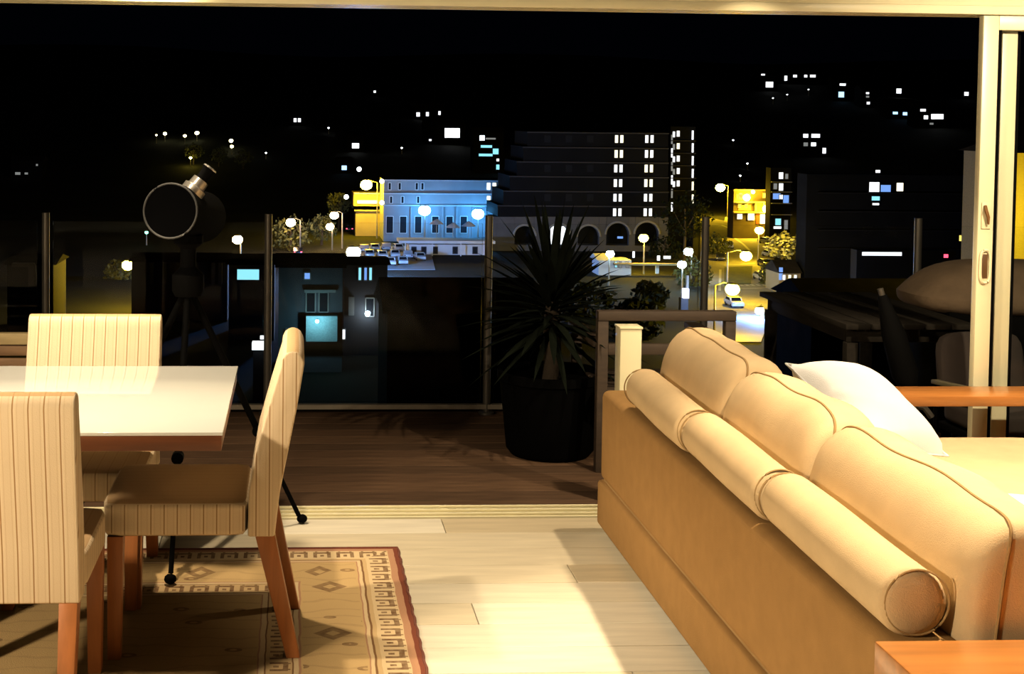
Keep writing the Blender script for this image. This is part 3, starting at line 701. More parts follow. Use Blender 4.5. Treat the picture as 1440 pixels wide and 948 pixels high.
SMALLY = emit('small_yellow_lamp', (1.0, 0.9, 0.45), 6); SMALLW = emit('small_white_lamp', (0.85, 0.93, 1.0), 6); SMALLB = emit('small_blue_lamp', (0.25, 0.6, 1.0), 6)

def lamp(label, px, py, bpx, bpy, m, r=0.55, group=None, name='street_lamp', d=None, wall=0):
    """street lamp whose foot stands at pixel (bpx,bpy) and whose globe shows at (px,py)"""
    b = on_ground(bpx, bpy) if d is None else at_y(bpx, bpy, d)
    b.z = terrain(b.x, b.y)
    h = at_y(px, py, b.y)
    if m in (SODIUM, COOLL, BLUEL, CYANL, PINKL) and not wall: r *= 1.4  # globes widened to stand in for the lamps' glare
    if wall:                                                   # bracket lamp fixed to the wall behind it
        o = thing(name, label, 'lamp', h, 0, group)
        MB().tube([(0, 0, 0), (0, wall, 0.05)], 0.05, n=6).build('bracket', POLE, o); MB().ico((0, 0, 0), r, 2).build('globe', m, o)
        return o
    o = thing(name, label, 'lamp', b, 0, group)
    hl = h - b; top = hl.z + 0.5
    arm = abs(hl.x) > 0.4
    MB().tube([(0, 0, 0), (0, 0, top if arm else hl.z - r * 0.6)], [0.16, 0.10], n=8).build('pole', POLE, o)
    if arm: MB().tube([(0, 0, top), (hl.x * 0.5, 0, top + 0.35), (hl.x, 0, hl.z + r * 0.8)], 0.07, n=6).build('arm', POLE, o)
    MB().ico((hl.x, 0, hl.z), r, 2, (1, 1, 0.85)).build('globe', m, o)
    MB().lathe([(r * 0.3, 0), (r * 0.8, -0.15), (r * 0.85, -0.2)], n=10, c=(hl.x, 0, hl.z + r * 0.85 + 0.12)).build('hood', POLE, o)
    return o

# ---- facades: everything is measured at a building's own distance
class Bld:
    def __init__(s, name, label, px, pyb, d, group=None, cat='building'):
        s.d = d; p = at_y(px, pyb, d); p.z = terrain(p.x, d) if pyb is not None else 0
        s.o = p; s.t = thing(name, label, cat, p, 0, group)
    def P(s, px, py, dy=0.0): return at_y(px, py, s.d + dy) - s.o
    def wall(s, x0, x1, y0, depth, m, name='wall', y1=None, dy=0.0):
        a = s.P(x0, y0, dy); b = s.P(x1, y0, dy)
        z0 = 0 if y1 is None else s.P((x0 + x1) / 2, y1, dy).z
        return MB().bb(a.x, b.x, dy, dy + depth, z0 - (0.5 if y1 is None else 0), (a.z + b.z) / 2).build(name, m, s.t)
    def rect(s, cx, cy, w, h, m, name='window', frame=None, out=0.12, dy=0.0):
        c = s.P(cx, cy, dy); k = s.d / FPX
        o = MB().bb(c.x - w * k / 2, c.x + w * k / 2, dy - out, dy + 0.05, c.z - h * k / 2, c.z + h * k / 2).build(name, m, s.t)
        if frame:
            fw = 0.12; mb = MB(); hx_, hz_ = w * k / 2, h * k / 2
            for x in (-hx_, hx_): mb.bb(c.x + x - fw / 2, c.x + x + fw / 2, dy - out - 0.05, dy, c.z - hz_, c.z + hz_)
            for z in (-hz_, hz_): mb.bb(c.x - hx_, c.x + hx_, dy - out - 0.05, dy, c.z + z - fw / 2, c.z + z + fw / 2)
            mb.build('window_frame', frame, o)
        return o
    def ledge(s, x0, x1, y, m=None, h=1.6, out=0.5, dy=0.0):
        a = s.P(x0, y, dy); b = s.P(x1, y, dy); k = s.d / FPX; z = (a.z + b.z) / 2
        MB().bb(a.x, b.x, dy - out, dy, z - h * k / 2, z + h * k / 2).build('ledge', m or BANDM, s.t)
    def gable(s, x0, x1, ye, yr, depth, m=None, over=0.4, dy=0.0):
        a = s.P(x0, ye, dy); b = s.P(x1, ye, dy); r = s.P((x0 + x1) / 2, yr, dy)
        MB().prism([(dy - over, a.z), (dy + depth + over, a.z), (dy + depth / 2, r.z)], a.x - over, b.x + over, 'x').build('roof', m or ROOFD, s.t)

# ---- the hotel
hb_ = Bld('hotel_building', 'long dark stepped hotel with two columns of lit window pairs and arches below', 830, 350, 270)
levels = [(186, 742), (207, 736), (227.5, 727), (248, 717), (268.5, 708), (289, 700)]
for i, (yt, xl) in enumerate(levels):
    yb = levels[i + 1][0] if i < 5 else 305
    hb_.wall(xl, 940, yt, 16, DARKW, 'storey', y1=yb)
    hb_.ledge(xl - 1, 940, yt + 1, mat('hotel_ledge', (0.05, 0.05, 0.054), rough=0.8, spec=0.05), h=1.7)
    yc = yt + 9.5
    x1_, x2_ = 870.5 - i * 0.55, 913 - i * 0.45
    for xc, warm in ((x1_, i < 2), (x2_, i in (2, 3))):
        for s_ in (-1, 1): hb_.rect(xc + s_ * 3.7, yc, 5.2, 11.5, W_WARM if warm else W_WHITE, frame=GREYF)
    for xw in (770, 800, 830):
        if i % 2 == 0: hb_.rect(xw, yc, 9, 10, mat('dark_window', (0.015, 0.017, 0.022), rough=0.7, spec=0.05), out=0.06)
# arcade: wall with real arched openings
def arcade(b, x0, x1, yt, yb, arches, m, depth=1.2, name='arcade_wall'):
    # vertical strips between openings, and a stepped arch head built from wedge blocks
    k = b.d / FPX; edges = sorted(arches)
    last = x0
    for cx, w, ytop in edges:
        b.wall(last, cx - w / 2, yt, depth, m, 'pier', y1=yb)
        zt = b.P(cx, yt).z; za = b.P(cx, ytop).z; r = w * k / 2; xc = b.P(cx, yt).x; zb = za - r
        pts = [(xc + r * math.cos(math.pi * i / 14), zb + r * math.sin(math.pi * i / 14)) for i in range(15)]
        mb = MB()
        for i in range(14):
            (xa, z1), (xb, z2) = pts[i], pts[i + 1]
            mb.add([(xa, 0, z1), (xb, 0, z2), (xb, 0, zt), (xa, 0, zt), (xa, depth, z1), (xb, depth, z2), (xb, depth, zt), (xa, depth, zt)],
                   [(0, 1, 2, 3), (7, 6, 5, 4), (0, 4, 5, 1), (1, 5, 6, 2), (2, 6, 7, 3), (3, 7, 4, 0)])
        mb.build('arch_head', m, b.t)
        tr = [(xc + (r + 0.25) * math.cos(math.pi * i / 14), -0.1, zb + (r + 0.25) * math.sin(math.pi * i / 14)) for i in range(15)]
        MB().tube(tr, 0.22, n=6).build('arch_trim', BANDM, b.t)
        last = cx + w / 2
    b.wall(last, x1, yt, depth, m, 'pier', y1=yb)
hb_.wall(690, 940, 345, 18, GREYF, 'plinth', dy=-0.3)
arcade(hb_, 690, 940, 305, 346, [(738, 28, 318), (786, 28, 316), (828, 30, 318), (869, 32, 314), (910, 33, 313)], GREYF)
hb_.wall(690, 940, 305, 6, DARKW, 'arcade_back', y1=346, dy=4)
hb_.rect(787, 331, 26, 26, emit('arch_glow', (0.9, 0.97, 1.0), 1.6), 'lit_arch_window', dy=2.0)
hb_.rect(872, 334, 8, 3, W_BLUE, 'blue_sign', dy=2.0)
# right wing
wg = Bld('hotel_wing', 'narrow hotel wing with stacked small lit windows right of the dark facade', 960, 350, 274)
wg.wall(943.5, 978, 178, 14, DARKW)
for i in range(5):
    yw = 188 + i * 17.5
    wg.rect(947.5, yw + 1, 3, 8, W_DIM if i % 2 else W_WHITE); wg.rect(953.5, yw, 5, 9, W_WARM if i == 1 else W_WHITE, frame=GREYF)
    wg.ledge(943.5, 978, yw + 10, mat('hotel_ledge', (0.10, 0.10, 0.105)), h=1.2)
for i in range(6):
    wg.rect(944.8, 196 + i * 19, 2.2, 13, W_WHITE if i % 2 else W_DIM); wg.rect(974, 190 + i * 18, 2.4, 13, W_WARM if i > 3 else W_WHITE)

# ---- floodlit building
fb_ = Bld('floodlit_building', 'pale three storey building washed with blue floodlight left of the hotel', 620, 350, 289)
fb_.wall(540, 722, 254, 14, BLUEF)
for yl in (254, 272.5, 289): fb_.ledge(539, 722, yl, mat('building_ledge', (0.4, 0.42, 0.45)), h=1.8, out=0.7)
for yl, xx in ((262, (548, 562, 586, 594)), (281, (550, 566, 588))):
    for x in xx: fb_.rect(x, yl, 4, 10, mat('dark_window', (0.015, 0.017, 0.022), rough=0.7, spec=0.05), frame=WHITEF)
for y0 in (262, 280.5):
    for x in (687, 695): fb_.rect(x, y0, 5.6, 10.5, W_WARM, frame=WHITEF)
for x in (548, 567, 588, 612, 632, 652, 690, 706):
    fb_.rect(x, 316, 10, 24, mat('dark_window', (0.015, 0.017, 0.022), rough=0.7, spec=0.05), 'doorway', frame=WHITEF)
for x in (578, 600, 622, 642, 664, 682): fb_.rect(x, 320, 2.4, 58, BLUEF, 'pilaster', out=0.5)
# terrace pavilion
pv = Bld('terrace_pavilion', 'low white pavilion with a flat roof in front of the floodlit building', 630, 362, 261)
pv.wall(575, 692, 344, 3.5, WHITEF)
a = pv.P(560, 334); b = pv.P(694, 340)
MB().bb(a.x, b.x, -2.5, 4.2, b.z - 0.2, b.z + 0.35).build('flat_roof', WHITEF, pv.t, bevel=0.05)
for x in (582, 596, 612, 640, 668): pv.rect(x, 352, 7, 10, mat('dark_window', (0.015, 0.017, 0.022), rough=0.7, spec=0.05), frame=GREYF)
for x in (570, 608, 648, 690): pv.rect(x, 352, 1.6, 20, WHITEF, 'post', dy=-2.2)
# parasols on the terrace
def parasol(px, py, d, label):
    b = at_y(px, py, d); b.z = terrain(b.x, d)
    o = thing('terrace_parasol', label, 'parasol', b, 0, 'white parasols on the floodlit terrace')
    top = at_y(px, py, d).z - b.z
    MB().tube([(0, 0, 0), (0, 0, top)], 0.06, n=6).build('pole', POLE, o)
    MB().lathe([(1.5, -1.0), (0.8, -0.45), (0.06, 0.0)], n=8, c=(0, 0, top)).build('canopy', WHITEF, o)
parasol(614, 308, 268, 'white parasol left of centre on the floodlit terrace')
parasol(637, 313, 268, 'lower white parasol in the middle of the floodlit terrace')
parasol(659, 311, 268, 'white parasol nearest the right floodlight on the terrace')
lamp('bright cyan floodlight at the left of the floodlit terrace', 597, 296, 597, 338, CYANL, 0.95, name='floodlight', d=283.5)
lamp('bright cyan floodlight at the right of the floodlit terrace', 672, 301, 672, 340, CYANL, 0.95, name='floodlight', d=283.5)
lamp('intense deep blue floodlight over the parked cars', 497, 355, 500, 392, BLUEL, 0.85, name='floodlight')

# ---- cars
def car(label, px, py, m, rz=0.0, group='parked cars in the town', tail=False, d=None):
    b = on_ground(px, py) if d is None else at_y(px, py, d)
    b.z = terrain(b.x, b.y)
    o = thing('car', label, 'car', b, rz, group)
    L, W = 4.3, 1.75
    prof = [(-L / 2, 0.35), (-L / 2, 0.8), (-L / 2 + 0.25, 0.92), (-1.25, 0.98), (-0.75, 1.42), (0.85, 1.45), (1.65, 0.98), (L / 2 - 0.1, 0.88), (L / 2, 0.6), (L / 2, 0.35)]
    MB().prism(prof, -W / 2, W / 2, 'y').build('body', m, o, bevel=0.06)
    gl = mat('car_glass', (0.01, 0.012, 0.015), rough=0.1)
    MB().prism([(-1.12, 1.0), (-0.72, 1.38), (0.8, 1.40), (1.45, 1.0)], -W / 2 - 0.01, W / 2 + 0.01, 'y').build('side_windows', gl, o)
    MB().add([(-1.28, -0.7, 1.0), (-1.28, 0.7, 1.0), (-0.82, 0.62, 1.41), (-0.82, -0.62, 1.41)], [(0, 1, 2, 3)]).build('windscreen', gl, o)
    for sx in (-1.35, 1.35):
        for sy in (-1, 1): MB().tube([(sx, sy * 0.68, 0.32), (sx, sy * 0.9, 0.32)], 0.32, n=12).build('wheel', mat('tyre', (0.01, 0.01, 0.01), rough=0.9), o)
    for sy in (-1, 1):
        MB().box((L / 2, sy * 0.65, 0.72), (0.08, 0.3, 0.16)).build('tail_light', REDL if tail else mat('red_lens', (0.2, 0.01, 0.01), rough=0.3), o)
        MB().box((-L / 2, sy * 0.65, 0.7), (0.08, 0.3, 0.16)).build('head_light', mat('clear_lens', (0.6, 0.6, 0.6), rough=0.7, spec=0.05), o)
    return o
CARW = mat('white_car_paint', (0.65, 0.66, 0.68), rough=0.3, var=0.02, coat=0.5); CARB = mat('beige_car_paint', (0.42, 0.36, 0.22), rough=0.3, var=0.02, coat=0.5)
CARD = mat('dark_car_paint', (0.03, 0.03, 0.035), rough=0.25, var=0.02, coat=0.5); CARS = mat('silver_car_paint', (0.45, 0.46, 0.48), rough=0.3, var=0.02, coat=0.5)
lot = [(512, 352, CARW), (527, 351, CARS), (543, 350, CARW), (560, 351, CARW), (577, 352, CARW), (519, 360, CARS), (537, 361, CARW), (555, 360, CARW), (573, 361, CARW), (590, 364, CARS), (530, 370, CARS), (548, 371, CARW), (566, 370, CARS)]
for i, (x, y_, m) in enumerate(lot):
    row_, k_ = ('back', i) if i < 5 else ('middle', i - 5) if i < 10 else ('front', i - 10)
    car('%s car, %s from the left in the %s row of the blue-lit lot' % ('white' if m is CARW else 'silver', ('first', 'second', 'third', 'fourth', 'fifth')[k_], row_), x, y_ + 2, m, R(90 + random.choice((0, 180, 4))), 'cars parked in the blue-lit lot')
car('white car parked along the left kerb of the yellow street', 1025, 349, CARW, R(75), 'cars on the yellow street')
car('dark car parked behind the balcony post beside the yellow street', 1014, 367, CARD, R(70), 'cars on the yellow street')
car('silver car highest in the row on the right of the yellow street', 1078, 343, CARS, R(110), 'cars on the yellow street')
car('pale beige car under the street lamp on the right kerb', 1087, 352, CARB, R(100), 'cars on the yellow street')
car('white car next to the glowing white bush', 1083, 362, CARW, R(95), 'cars on the yellow street')
car('black car in the right-hand row above the crossing', 1076, 375, CARD, R(90), 'cars on the yellow street')
car('beige car just above the pedestrian crossing', 1071, 394, CARB, R(90), 'cars on the yellow street')
car('white car nearest us on the yellow street, below the bright lamp', 1032, 432, CARW, R(88), 'cars on the yellow street')
car('dark car with glowing red tail lights far left of the lot', 419, 358, CARD, R(-90), 'cars left of the blue lot', tail=True)
car('dark car with red tail lights beside the yellow lit wall', 491, 325, CARD, R(-90), 'cars left of the blue lot', tail=True)

# ---- the yellow street
def patch(name, pix, z, m, kind='structure', th=0.06):
    pts = [at_z(x, y_, GZ) for x, y_ in pix]
    mb = MB().prism([(p.x, p.y) for p in pts], GZ + z - th, GZ + z, 'z')
    return tag(mb.build(name, m), kind=kind)
patch('car_park', [(488, 347), (604, 347), (612, 380), (488, 380)], 0.10, mat('car_park_asphalt', (0.30, 0.30, 0.30), rough=0.9, var=0.12, scale=0.4))  # pale ground under the cars, added to catch the floodlight
road = patch('street', [(985, 304), (1034, 314), (1062, 330), (1088, 355), (1092, 400), (1086, 440), (1070, 482), (985, 482), (985, 400)], 0.10, ASPH)
def strip(pix, wd, name='road_line', z=0.125):
    pts = [at_z(x, y_, GZ) for x, y_ in pix]; mb = MB()
    for p, q in zip(pts, pts[1:]):
        n_ = (q - p).cross(Vector((0, 0, 1))).normalized() * wd / 2
        mb.add([(a.x, a.y, GZ + z) for a in (p - n_, q - n_, q + n_, p + n_)], [(0, 1, 2, 3)])
    o = mb.build(name, PAINTL, road); return o
strip([(1000, 316), (1014, 317), (1024, 321), (1031, 334), (1045, 344), (1054, 353)], 0.5, 'median_kerb')
strip([(1018, 374), (1040, 373), (1062, 371)], 0.5, 'stop_line')
strip([(1038, 407), (1078, 406)], 0.4, 'stop_line')
strip([(1013, 380), (1012, 410)], 0.4, 'kerb_line')
for i in range(6): strip([(1040 + i * 8, 402), (1044.5 + i * 8, 402)], 1.3, 'crossing_bar')
ver = patch('verge', [(1019, 377), (1058, 375), (1056, 400), (1018, 402)], 0.16, GRASSM)
foot = patch('pavement', [(1018, 313), (1050, 319), (1078, 332), (1078, 326), (1040, 308), (1020, 306)], 0.18, mat('pale_paving', (0.5, 0.48, 0.42), rough=0.8))
lamp('yellow street lamp at the bend by the shops', 1013, 264, 1023, 306, SODIUM, 0.95)
lamp('yellow street lamp leaning over the middle of the street', 1049, 360, 1022, 428, SODIUM, 0.62)
lamp('yellow street lamp with long arm nearest us on the street', 1030, 407, 1004, 478, SODIUM, 0.62)
lamp('yellow street lamp on the right kerb by the parked cars', 1068, 324, 1066, 372, SODIUM, 0.6)
lamp('yellow street lamp with wires right of the dark shops', 1167, 337, 1157, 375, SODIUM, 0.55, d=215)
lamp('lone yellow street lamp on a tall post below the hotel arches', 905, 335, 905, 386, SODIUM, 0.6)
lamp('blue lamp low beside the near end of the street', 1068, 437, 1072, 450, BLUEL, 0.42)
lamp('cool white lamp by the pale forecourt below the hotel', 858, 357, 856, 402, COOLL, 0.48)
lamp('cool blue lamp among the trees right of the hotel forecourt', 959, 372, 959, 412, COOLL, 0.5)
lamp('cool white lamp behind the balcony post below the hotel wing', 968, 354, 972, 396, COOLL, 0.55)

# ---- shops at the bend
sh = Bld('corner_shops', 'two storey yellow-lit corner shops with balconies at the street bend', 1052, 312, 300)
sh.wall(1032, 1082, 268, 4, mat('shop_wall', (0.07, 0.05, 0.025), rough=0.9, var=0.15, scale=0.5))
for yl in (267, 284, 298.5): sh.ledge(1030, 1084, yl, OCHREF, h=2.0, out=1.0)
sh.rect(1044, 277, 18, 8, OCHREF, 'balcony'); sh.rect(1047, 292, 18, 8, OCHREF, 'balcony')
for x in (1041, 1053, 1075): sh.rect(x, 275, 5, 7, W_YEL, frame=OCHREF)
for x in (1040, 1049): sh.rect(x, 290, 5, 6, W_YEL, frame=OCHREF)
sh.rect(1062, 291, 2.5, 12, OCHREF, 'column', out=0.5); sh.rect(1073, 291, 2.5, 12, OCHREF, 'column', out=0.5)
sh.rect(1040, 304.5, 8, 8, W_WHITE, 'shopfront', frame=OCHREF); sh.rect(1056, 305, 10, 10, W_WHITE, 'shopfront', frame=OCHREF)
sh.rect(1065, 308, 4, 14, mat('red_door', (0.25, 0.04, 0.02), rough=0.6), 'door'); sh.rect(1074, 308, 12, 14, emit('shop_glow', (1.0, 0.95, 0.75), 1.8), 'shopfront', frame=OCHREF)
lamp('yellow lamp on the upper balcony of the corner shops', 1050, 278, 1050, 308, SODIUM, 0.8, name='balcony_lamp', d=298, wall=2.0)
lamp('yellow lamp at the right end of the corner shops', 1078, 294, 1080, 312, SODIUM, 0.9, name='balcony_lamp', d=298, wall=2.0)
lamp('small lamp just under the roof edge of the corner shops', 1059, 270, 1059, 308, SMALLY, 0.45, name='balcony_lamp', d=298.5, wall=1.5)
tw = Bld('slim_apartment_tower', 'slim dark apartment tower with a few lit windows behind the shops', 1097, 335, 293)
tw.wall(1084, 1113, 236, 3, DARKW)
for x, y_, w_, h_, m in ((1098, 247, 7, 10, W_WHITE), (1090, 262, 6, 9, W_DIM), (1098, 263, 7, 11, W_WHITE), (1106, 248, 5, 8, W_DIM), (1092, 276, 12, 9, W_BLUE), (1098, 277, 6, 7, W_WHITE), (1105, 280, 9, 12, W_BLUE), (1094, 312, 9, 10, W_CYAN), (1105, 316, 6, 14, W_DIM), (1093, 320, 12, 4, W_WHITE)):
    tw.rect(x, y_, w_, h_, m, frame=GREYF)
for yl in (256, 270, 286, 302): tw.ledge(1084, 1113, yl, BANDM, h=1.2)
# small forecourt kiosk and bush right of the street
kk_ = Bld('street_kiosk', 'small lit kiosk with a dark roof right of the parked cars', 1112, 396, 205)
kk_.wall(1096, 1126, 384, 6, OCHREF); kk_.gable(1098, 1124, 384, 368, 6)
for x in (1102, 1110, 1118): kk_.rect(x, 390, 5, 8, W_WARM if x == 1110 else W_WHITE, 'shopfront', frame=BANDM)
kk_.rect(1098, 385, 5, 18, W_BLUE, 'blue_sign')

# ---- trees
def tree(name, label, px, py, h, r, m, d=None, group='trees in the town', n=420, lean=0, leaf=0.35):
    b = on_ground(px, py) if d is None else at_y(px, py, d)
    b.z = terrain(b.x, b.y)
    o = thing(name, label, 'tree', b, 0, group)
    rnd = random.Random(int(px * 7 + py)); mb = MB()
    for i in range(n):
        u = Vector((rnd.gauss(0, 1), rnd.gauss(0, 1), rnd.gauss(0, 1))).normalized() * (0.55 + 0.45 * rnd.random() ** 0.5)
        bump = 1 + 0.22 * math.sin(u.x * 6 + px) * math.cos(u.y * 5 + u.z * 7)
        c = Vector((u.x * r * bump, u.y * r * bump, h - r * 0.9 + u.z * r * 0.85 * bump))
        a1 = Vector((rnd.gauss(0, 1), rnd.gauss(0, 1), rnd.gauss(0, 1))).normalized(); a2 = a1.orthogonal().normalized(); s_ = leaf * rnd.uniform(0.7, 1.5)
        mb.add([c + a1 * s_, c + a2 * s_ * 0.6, c - a1 * s_, c - a2 * s_ * 0.6], [(0, 1, 2, 3)])
    mb.build('foliage', m, o, smooth=False)
    MB().tube([(0, 0, 0), (0.1, 0, h * 0.4), (0, 0.1, h * 0.75)], [0.3, 0.22, 0.12], n=7).build('trunk', mat('bark', (0.06, 0.045, 0.03), rough=0.9), o)
    for s_ in (-1, 1): MB().tube([(0.05, 0, h * 0.4), (s_ * r * 0.45, s_ * 0.3, h * 0.7)], [0.14, 0.06], n=6).build('branch', MATS['bark'], o)
LFD = mat('dark_foliage', (0.012, 0.017, 0.009), rough=0.95, var=0.4, scale=0.6, spec=0.1); LFY = mat('green_foliage', (0.09, 0.10, 0.03), rough=0.9, var=0.4, scale=0.6)
LFP = mat('white_lit_foliage', (0.5, 0.52, 0.48), rough=0.9, var=0.2, scale=0.6)  # white lamp light on the leaves put into their colour
tree('street_tree', 'leafy tree lit yellow by the lamps left of the lot', 408, 352, 7, 4.2, LFY)
tree('street_tree', 'small tree glowing yellow between the two left lamps', 452, 345, 6.5, 3.0, LFY)
tree('street_tree', 'round green tree half hidden by the balcony post on the street', 1008, 358, 4.2, 2.6, LFY)
tree('street_tree', 'pale tree glowing white at the right kerb', 1100, 366, 5.5, 3.0, LFP)
tree('street_tree', 'bushy tree lit yellow-green beside the crossing', 1089, 402, 4.0, 2.4, LFY)
tree('street_tree', 'dark tree standing before the hotel wing', 962, 365, 13, 5, LFD, n=700)
tree('street_tree', 'flat dark tree right of the hotel arches', 935, 363, 4.4, 3.2, LFD)
tree('street_tree', 'grey-green tree below the cool lamps by the balcony post', 975, 402, 4.5, 3.0, LFY)
tree('street_tree', 'bush lit yellow by the lamp at the far left', 168, 392, 3.2, 2.6, LFY)
tree('street_tree', 'tree lit yellow under the tall lamp left of the floodlit building', 476, 300, 9, 3.0, LFY, d=318)
for x, y_, h_, r_, lb in ((606, 512, 7.0, 3.4, 'black garden tree right of the dark cyan-windowed house'), (642, 465, 5.5, 3.6, 'black garden tree below the parked cars'), (694, 500, 7.0, 3.4, 'black garden tree left of the yucca leaves'),
                        (726, 462, 6.0, 3.8, 'black garden tree behind the yucca'), (822, 452, 5.5, 4, 'black garden tree right of the yucca top'), (893, 474, 5.0, 3.4, 'black garden tree below the lone yellow lamp'), (915, 432, 3.6, 2.4, 'black garden tree left of the balcony post by the street')):
    tree('dark_tree', lb, x, y_, h_, r_, LFD, group='black garden trees below the balcony', n=520, leaf=0.5)

# ---- lamps on the left
lamp('tall yellow street lamp left of the floodlit building', 515, 260, 530, 330, SODIUM, 0.95, d=296)
lamp('pinkish street lamp with curved arm above the red tail lights', 409, 313, 422, 356, PINKL, 0.7)
lamp('street lamp on a tall thin post right of the glowing tree', 470, 303, 481, 350, PINKL, 0.65)
lamp('shorter street lamp beside the glowing tree', 464, 319, 467, 352, PINKL, 0.6)
lamp('pinkish street lamp over the dark roofs left of the balcony post', 334, 337, 338, 400, PINKL, 0.6)
lamp('yellow street lamp above the colonnade beside the telescope', 264, 354, 266, 422, SODIUM, 0.6)
lamp('yellow street lamp at the far left beside a lit bush', 180, 373, 195, 436, SODIUM, 0.6)
for x, y_, m, lb in ((505, 238, SMALLW, 'small white lamp left of the tall yellow lamp'), (487, 277, SMALLW, 'small white lamp below the hillside at the left terrace'), (537, 255, SMALLY, 'small lamp at the corner of the floodlit building'), (537, 285, SMALLY, 'lower small lamp at the corner of the floodlit building')):
    lamp(lb, x, y_, x, y_ + 40, m, 0.5, name='wall_lamp', d=283, wall=1.2)
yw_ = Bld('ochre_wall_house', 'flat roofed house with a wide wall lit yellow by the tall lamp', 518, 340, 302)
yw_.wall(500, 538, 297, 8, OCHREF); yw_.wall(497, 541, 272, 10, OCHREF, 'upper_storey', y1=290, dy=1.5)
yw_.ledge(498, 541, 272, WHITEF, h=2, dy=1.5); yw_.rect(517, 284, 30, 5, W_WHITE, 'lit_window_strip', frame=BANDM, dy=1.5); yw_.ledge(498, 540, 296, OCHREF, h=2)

# ---- houses in the valley below the balcony
h1 = Bld('valley_house', 'two storey house with a cyan lit wall and dark windows left of the chair', 440, 490, 140, cat='house')
h1.wall(392, 482, 376, 9, BRICKD); h1.gable(392, 482, 376, 362, 9)
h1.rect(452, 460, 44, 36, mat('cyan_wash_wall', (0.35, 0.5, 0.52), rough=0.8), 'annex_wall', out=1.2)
for x, y_, w_, h_, m in ((437, 425, 13, 28, MATS['dark_window']), (455, 425, 13, 28, MATS['dark_window']), (432, 388, 9, 10, W_BLUE), (404, 470, 5, 16, MATS['dark_window'])): h1.rect(x, y_, w_, h_, m, frame=BANDM)
h1.ledge(428, 472, 409, BANDM, h=4, out=0.4)
lamp('small cyan lamp added to light the valley house annex', 446, 452, 446, 492, emit('annex_added_light', (0.35, 0.85, 1.0), 160, True), 0.16, name='wall_lamp', d=137.3, wall=2.7)  # added source for the cyan light on the annex wall
h2 = Bld('valley_house', 'dark house with tall cyan windows under the blue floodlight', 505, 490, 150, cat='house')
h2.wall(484, 545, 372, 9, mat('slate_wall', (0.06, 0.06, 0.07), rough=0.9)); h2.gable(484, 545, 372, 368, 9)
for x, m in ((506, W_CYAN), (514, W_BLUE), (521, W_CYAN)): h2.rect(x, 385, 5, 19, m, frame=BANDM)
h2.rect(494, 430, 8, 26, BANDM, 'column', out=0.5); h2.rect(483.5, 470, 5, 15, W_WHITE, frame=BANDM)
h2.rect(520, 432, 12, 26, MATS['dark_window'], frame=BANDM)
lamp('small white globe lamp on the wall of the dark house', 517, 441, 517, 480, emit('porch_lamp', (0.7, 0.9, 1.0), 30, True), 0.3, name='wall_lamp', d=149, wall=1.1)
h3 = Bld('valley_house', 'low house with one bright cyan window left of the balcony post', 355, 470, 160, cat='house')
h3.wall(322, 386, 372, 9, BRICKD); h3.gable(322, 386, 372, 362, 9); h3.rect(349, 386, 32, 16, W_CYAN, frame=BANDM); h3.rect(372, 390, 6, 10, MATS['dark_window'])
h4 = Bld('colonnade_house', 'long dim house with pale columns below the far left lamps', 250, 440, 175, cat='house')
h4.wall(185, 320, 368, 9, mat('slate_wall', (0.06, 0.06, 0.07), rough=0.9)); h4.gable(185, 320, 368, 360, 9)
for x in (214, 232, 250, 262, 276, 300, 310): h4.rect(x, 384, 5, 30, GREYF, 'column', out=0.8)
h5 = Bld('colonnade_house', 'small dim house with a pale porch at the far left edge', 35, 460, 165, cat='house')
h5.wall(10, 75, 372, 9, mat('slate_wall', (0.06, 0.06, 0.07), rough=0.9)); h5.gable(10, 75, 372, 362, 9); h5.rect(46, 386, 9, 30, GREYF, 'porch_column', out=0.8); h5.rect(34, 372, 30, 5, GREYF, 'porch_beam', out=0.9)
gp = Bld('garden_canopy', 'bright white garden canopy low behind the balcony post', 362, 500, 125, cat='canopy')
gp.rect(366, 484, 22, 9, emit('lit_canopy', (0.9, 0.97, 1.0), 1.3), 'lit_roof', out=1.5); gp.rect(372, 474, 12, 4, emit('lit_canopy', (0.9, 0.97, 1.0), 1.3), 'lit_beam', out=0.5); gp.wall(356, 380, 489, 2, DARKW, 'frame')
# forecourt below the hotel
fc = Bld('forecourt_pavilion', 'small pale forecourt pavilion lit white below the hotel', 870, 390, 228)
fc.wall(842, 888, 366, 5, WHITEF); fc.gable(842, 862, 366, 358, 5, WHITEF)
for x in (866, 872, 882): fc.rect(x, 372, 4, 9, W_CYAN if x == 866 else W_DIM, frame=BANDM)
fc.ledge(862, 960, 371, OCHREF, h=2.5, out=1.5); fc.rect(924, 378, 5, 14, WHITEF, 'post')
fc.rect(926, 363, 4, 7, W_WHITE); fc.rect(938, 362, 10, 4, W_WHITE); fc.rect(891, 358, 3, 9, W_WHITE)
gn = Bld('garden_sign', 'tall glowing white and violet garden ornament below the forecourt', 962, 428, 185, cat='ornament')
gn.rect(963, 412, 8, 14, emit('violet_glow', (0.75, 0.75, 1.0), 1.3), 'glowing_body', out=0.8); gn.rect(966, 396, 3, 18, mat('pale_stone', (0.5, 0.48, 0.4)), 'spire', out=0.4)
gn.wall(958, 968, 419, 1.2, GREYF, 'plinth')
